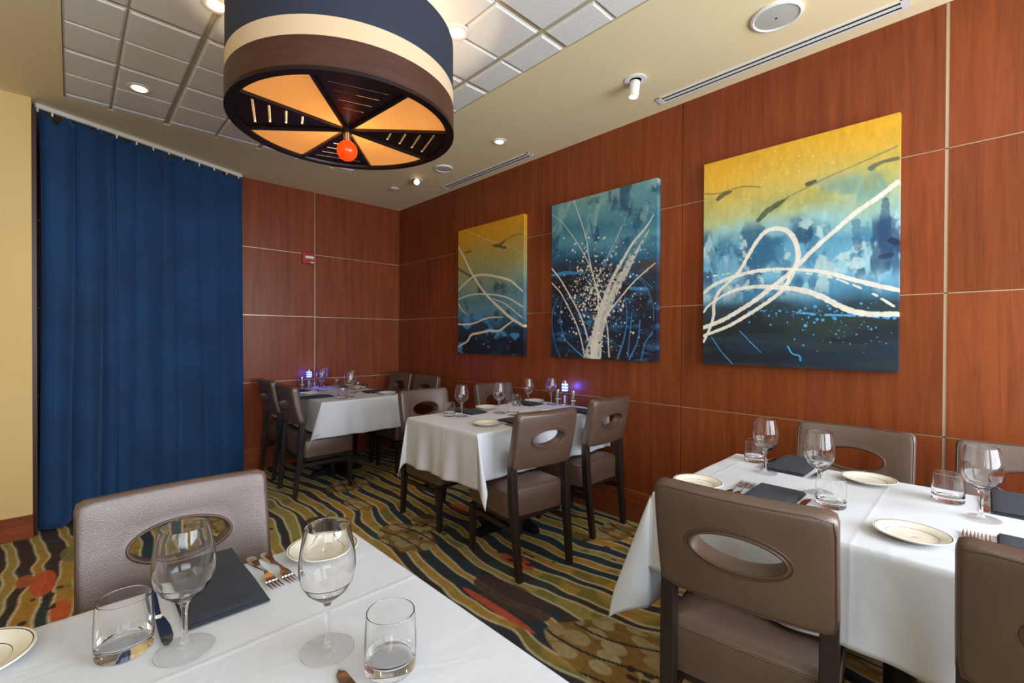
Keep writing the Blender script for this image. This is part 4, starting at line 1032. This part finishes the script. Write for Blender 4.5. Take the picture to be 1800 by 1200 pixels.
P_ = {'wine_glass': [wineglass_proto(), False], 'water_tumbler': [tumbler_proto(), False], 'bread_plate': [plate_proto(), False],
      'fork': [fork_proto(), False], 'table_knife': [knife_proto(), False], 'napkin': [napkin_proto(), False]}
GR = {'wine_glass': 'wine glasses on the tables', 'water_tumbler': 'water tumblers on the tables', 'bread_plate': 'bread plates on the tables',
      'fork': 'forks on the tables', 'table_knife': 'knives on the tables', 'napkin': 'charcoal napkins on the tables'}
ZC_ = ZT+0.0035
def put(kind, x, y, rz, label, z=ZC_):
    pr = P_[kind]; o = place(pr[0], pr[1], (x, y, z), rz, label, GR[kind]); pr[1] = True; return o
PY, MY, PX, MX = 0.0, PI, -PI/2, PI/2     # pieces laid pointing towards +Y, -Y, +X, -X
A = 'on the left foreground table'; Rr = 'on the right-hand table'; Mm = 'on the middle table'; Cc = 'on the far corner table'
# left foreground table
put('wine_glass', -2.752, -3.945, 0, 'wine glass '+A+', left one, in front of the chair opening')
put('wine_glass', -2.576, -4.108, 0, 'wine glass '+A+', right one, in front of the bread plate')
put('water_tumbler', -2.826, -3.880, 0.2, 'water tumbler '+A+', left of both wine glasses')
put('water_tumbler', -2.519, -4.217, 0, 'water tumbler '+A+', at the bottom centre of the photo')
put('bread_plate', -2.443, -3.762, 0, 'bread plate '+A+' seen behind the right wine glass')
put('bread_plate', -3.015, -3.768, 0, 'bread plate cut off at the lower left edge of the photo')
put('napkin', -2.672, -3.602, MY, 'charcoal napkin '+A+' beside the two forks')
put('napkin', -2.690, -4.520, PY, 'charcoal napkin just poking in at the bottom edge of the photo')
put('fork', -2.582, -3.672, MY+0.03, 'larger fork '+A+', next to the charcoal napkin')
put('fork', -2.552, -3.672, MY+0.05, 'fork '+A+', nearer the bread plate')
put('table_knife', -2.772, -3.700, MY, 'knife '+A+' seen beneath the left wine glass')
put('table_knife', -2.583, -4.385, PY, 'knife tip at the bottom edge of the photo below the right wine glass')
# right-hand table
put('bread_plate', -1.262, -4.165, 0, 'bread plate '+Rr+' peeking over the left end of the big chair back')
put('bread_plate', -1.268, -4.735, 0, 'bread plate '+Rr+' beside the hanging cloth, nearest the camera')
put('bread_plate', -0.762, -4.575, 0, 'bread plate '+Rr+' in front of the wall-side leather chair')
put('fork', -1.285, -4.268, PX, 'left one of two forks rising over the big chair back '+Rr)
put('fork', -1.285, -4.292, PX, 'right one of two forks rising over the big chair back '+Rr)
put('fork', -1.30, -4.838, PX, 'left one of two forks at the right edge of the photo '+Rr)
put('fork', -1.30, -4.866, PX, 'right one of two forks at the right edge of the photo '+Rr)
put('napkin', -1.375, -4.385, PX, 'charcoal napkin '+Rr+', just above the big chair back')
put('napkin', -0.570, -4.325, MX, 'charcoal napkin '+Rr+', between the two wine glasses at the wall side')
put('napkin', -0.575, -4.950, MX, 'large charcoal napkin '+Rr+' at the right edge of the photo, wall side')
put('napkin', -1.375, -4.960, PX, 'charcoal napkin '+Rr+' at the right edge of the photo, near side')
put('table_knife', -1.345, -4.475, PX, 'knife '+Rr+' beside the front tumbler')
put('table_knife', -0.640, -4.235, MX, 'knife '+Rr+' leaning past the napkin at the far left end')
put('table_knife', -0.650, -4.865, MX, 'knife '+Rr+' beside the rightmost wine glass')
put('fork', -0.680, -4.425, MX, 'fork '+Rr+', wall side, half hidden behind the middle wine glass')
put('wine_glass', -0.905, -4.275, 0, 'wine glass '+Rr+', farthest left against the wood wall')
put('wine_glass', -1.040, -4.480, 0, 'wine glass '+Rr+', middle one, behind the front tumbler')
put('wine_glass', -0.945, -4.860, 0, 'wine glass '+Rr+', rightmost and largest looking')
put('water_tumbler', -0.755, -4.190, 0, 'water tumbler '+Rr+' at its far left corner')
put('water_tumbler', -1.150, -4.535, 0, 'water tumbler '+Rr+' standing behind the big chair back corner')
put('water_tumbler', -0.815, -4.785, 0, 'water tumbler '+Rr+' just left of the rightmost wine glass')
# middle table
put('bread_plate', -1.075, -2.815, 0, 'bread plate '+Mm+' near its front left corner')
put('bread_plate', -0.660, -2.345, 0, 'bread plate '+Mm+' on the far side, left of its middle')
put('bread_plate', -0.465, -2.800, 0, 'bread plate '+Mm+' just over the top of the near chair')
put('bread_plate', -0.140, -2.345, 0, 'bread plate '+Mm+' on the far side close to the wall')
put('fork', -0.985, -2.960, PY+0.03, 'left fork of the pair '+Mm+' between plate and near napkin')
put('fork', -0.960, -2.955, PY+0.06, 'right fork of the pair '+Mm+' between plate and near napkin')
put('fork', -0.745, -2.275, MY, 'fork '+Mm+', far side, between napkin and plate')
put('napkin', -0.870, -3.045, PY, 'charcoal napkin '+Mm+' just left of the near chair top')
put('napkin', -0.850, -2.200, MY, 'charcoal napkin '+Mm+', far side, behind the leftmost wine glass')
put('napkin', -0.245, -3.045, PY, 'charcoal napkin '+Mm+' drooping over the edge by the wall')
put('napkin', -0.255, -2.200, MY, 'charcoal napkin '+Mm+', far side near the wall')
put('wine_glass', -1.000, -2.482, 0, 'wine glass '+Mm+', leftmost, beside a tumbler')
put('wine_glass', -0.718, -2.545, 0, 'wine glass '+Mm+', second from the left')
put('wine_glass', -0.318, -2.445, 0, 'wine glass '+Mm+', third from the left, behind the tumblers')
put('wine_glass', -0.145, -2.530, 0, 'wine glass '+Mm+', rightmost, next to the blue table lamp')
put('water_tumbler', -1.052, -2.415, 0, 'water tumbler '+Mm+', leftmost, beside a wine glass')
put('water_tumbler', -0.700, -2.665, 0, 'water tumbler '+Mm+', front one of the two in its middle')
put('water_tumbler', -0.395, -2.392, 0, 'water tumbler '+Mm+', rear one of the two in its middle')
# far corner table
put('bread_plate', -1.305, -0.640, 0, 'bread plate '+Cc+' on the left beside the nearer dark chair')
put('bread_plate', -0.762, -1.075, 0, 'bread plate '+Cc+' on its near right corner')
put('bread_plate', -0.762, -0.480, 0, 'bread plate '+Cc+' on the right towards the back wall')
put('napkin', -1.500, -0.880, PX, 'dark napkin '+Cc+', front left, in front of the big tumbler')
put('napkin', -1.500, -0.330, PX, 'dark napkin '+Cc+', left side towards the back wall')
put('napkin', -0.580, -0.850, MX, 'dark napkin '+Cc+', right side, with a fork beside it')
put('napkin', -0.580, -0.290, MX, 'dark napkin '+Cc+', right side in the depth of the corner')
put('fork', -0.67, -0.955, MX, 'nearer fork '+Cc+' beside the right napkin')
put('fork', -0.67, -0.930, MX, 'farther fork '+Cc+' beside the right napkin')
put('wine_glass', -1.125, -0.455, 0, 'wine glass '+Cc+', left pair, nearer one by the blue lamp')
put('wine_glass', -0.985, -0.175, 0, 'wine glass '+Cc+', left pair, farther one')
put('wine_glass', -1.110, -1.040, 0, 'wine glass '+Cc+', right pair, nearer one')
put('wine_glass', -0.965, -0.790, 0, 'wine glass '+Cc+', right pair, farther one')
put('water_tumbler', -1.205, -0.490, 0, 'water tumbler '+Cc+' in front of the blue lamp')
put('water_tumbler', -1.190, -1.075, 0, 'water tumbler '+Cc+', nearest the camera at the front')
put('water_tumbler', -0.895, -0.270, 0, 'water tumbler '+Cc+' between the two pairs of wine glasses')
put('water_tumbler', -0.870, -0.700, 0, 'water tumbler '+Cc+' at the right beside the rear wine glass')

# table lamps with blue light, and shakers
M['blue'] = emit('blue light core', (0.05, 0.09, 1.0, 1), 14.0)
M['candle'] = simple('white candle', L((226, 226, 220)), 0.5)
def blue_lamp(x, y, label):
    t = thing('table_lamp', label, 'table lamp', (x, y, ZC_), 0, 'blue-lit table lamps')
    lathe('base', [(0.036, 0.0), (0.036, 0.006), (0.030, 0.012), (0.002, 0.012)], M['chrome'], t, 28)
    lathe('glass_cylinder', [(0.031, 0.0125), (0.033, 0.06), (0.033, 0.108), (0.031, 0.108), (0.031, 0.06), (0.029, 0.016), (0.001, 0.016)], M['glass'], t, 32)
    lathe('candle_stub', [(0.008, 0.017), (0.008, 0.075), (0.002, 0.077)], M['candle'], t, 20)
    for k, z in enumerate((0.112, 0.134, 0.156)):
        lathe('light_ring', [(0.002, z), (0.022, z), (0.024, z+0.004), (0.024, z+0.010), (0.022, z+0.013), (0.002, z+0.013)], M['blue'], t, 24)
        lathe('chrome_disc', [(0.002, z+0.014), (0.026, z+0.014), (0.026, z+0.021), (0.002, z+0.021)], M['chrome'], t, 24)
    lathe('cap', [(0.02, 0.178), (0.02, 0.192), (0.016, 0.195), (0.002, 0.195)], M['chrome'], t, 24)
    d = bpy.data.lights.new('lamp_light', 'POINT'); d.energy = 0.9; d.color = (0.08, 0.10, 1.0); d.shadow_soft_size = 0.02
    o = bpy.data.objects.new('lamp_light', d); COL.objects.link(o); o.parent = t; o.location = (0.036, 0.0, 0.14)
blue_lamp(-0.095, -2.625, 'blue-glowing table lamp on the middle table by the wall')
blue_lamp(-1.115, -0.115, 'blue-glowing table lamp on the far corner table')
M['pepper'] = simple('peppercorns seen through acrylic', L((40, 34, 32)), 0.4)
def shaker(x, y, label, h=0.118):
    t = thing('shaker', label, 'shaker', (x, y, ZC_), 0, 'salt and pepper shakers')
    lathe('body', [(0.016, 0.0), (0.016, h*0.30), (0.0145, h*0.31), (0.0145, h*0.34)], M['chrome'], t, 24)
    lathe('collar', [(0.019, h*0.34), (0.019, h*0.39), (0.002, h*0.39)], M['white'], t, 24)
    lathe('grip', [(0.0155, h*0.39), (0.0165, h*0.9), (0.0155, h), (0.002, h+0.001)], M['chrome'], t, 24)
shaker(-0.085, -2.700, 'steel shaker right of the blue lamp on the middle table')
shaker(-0.088, -2.550, 'steel shaker left of the blue lamp on the middle table')
shaker(-1.185, -0.115, 'steel shaker left of the blue lamp on the far corner table')
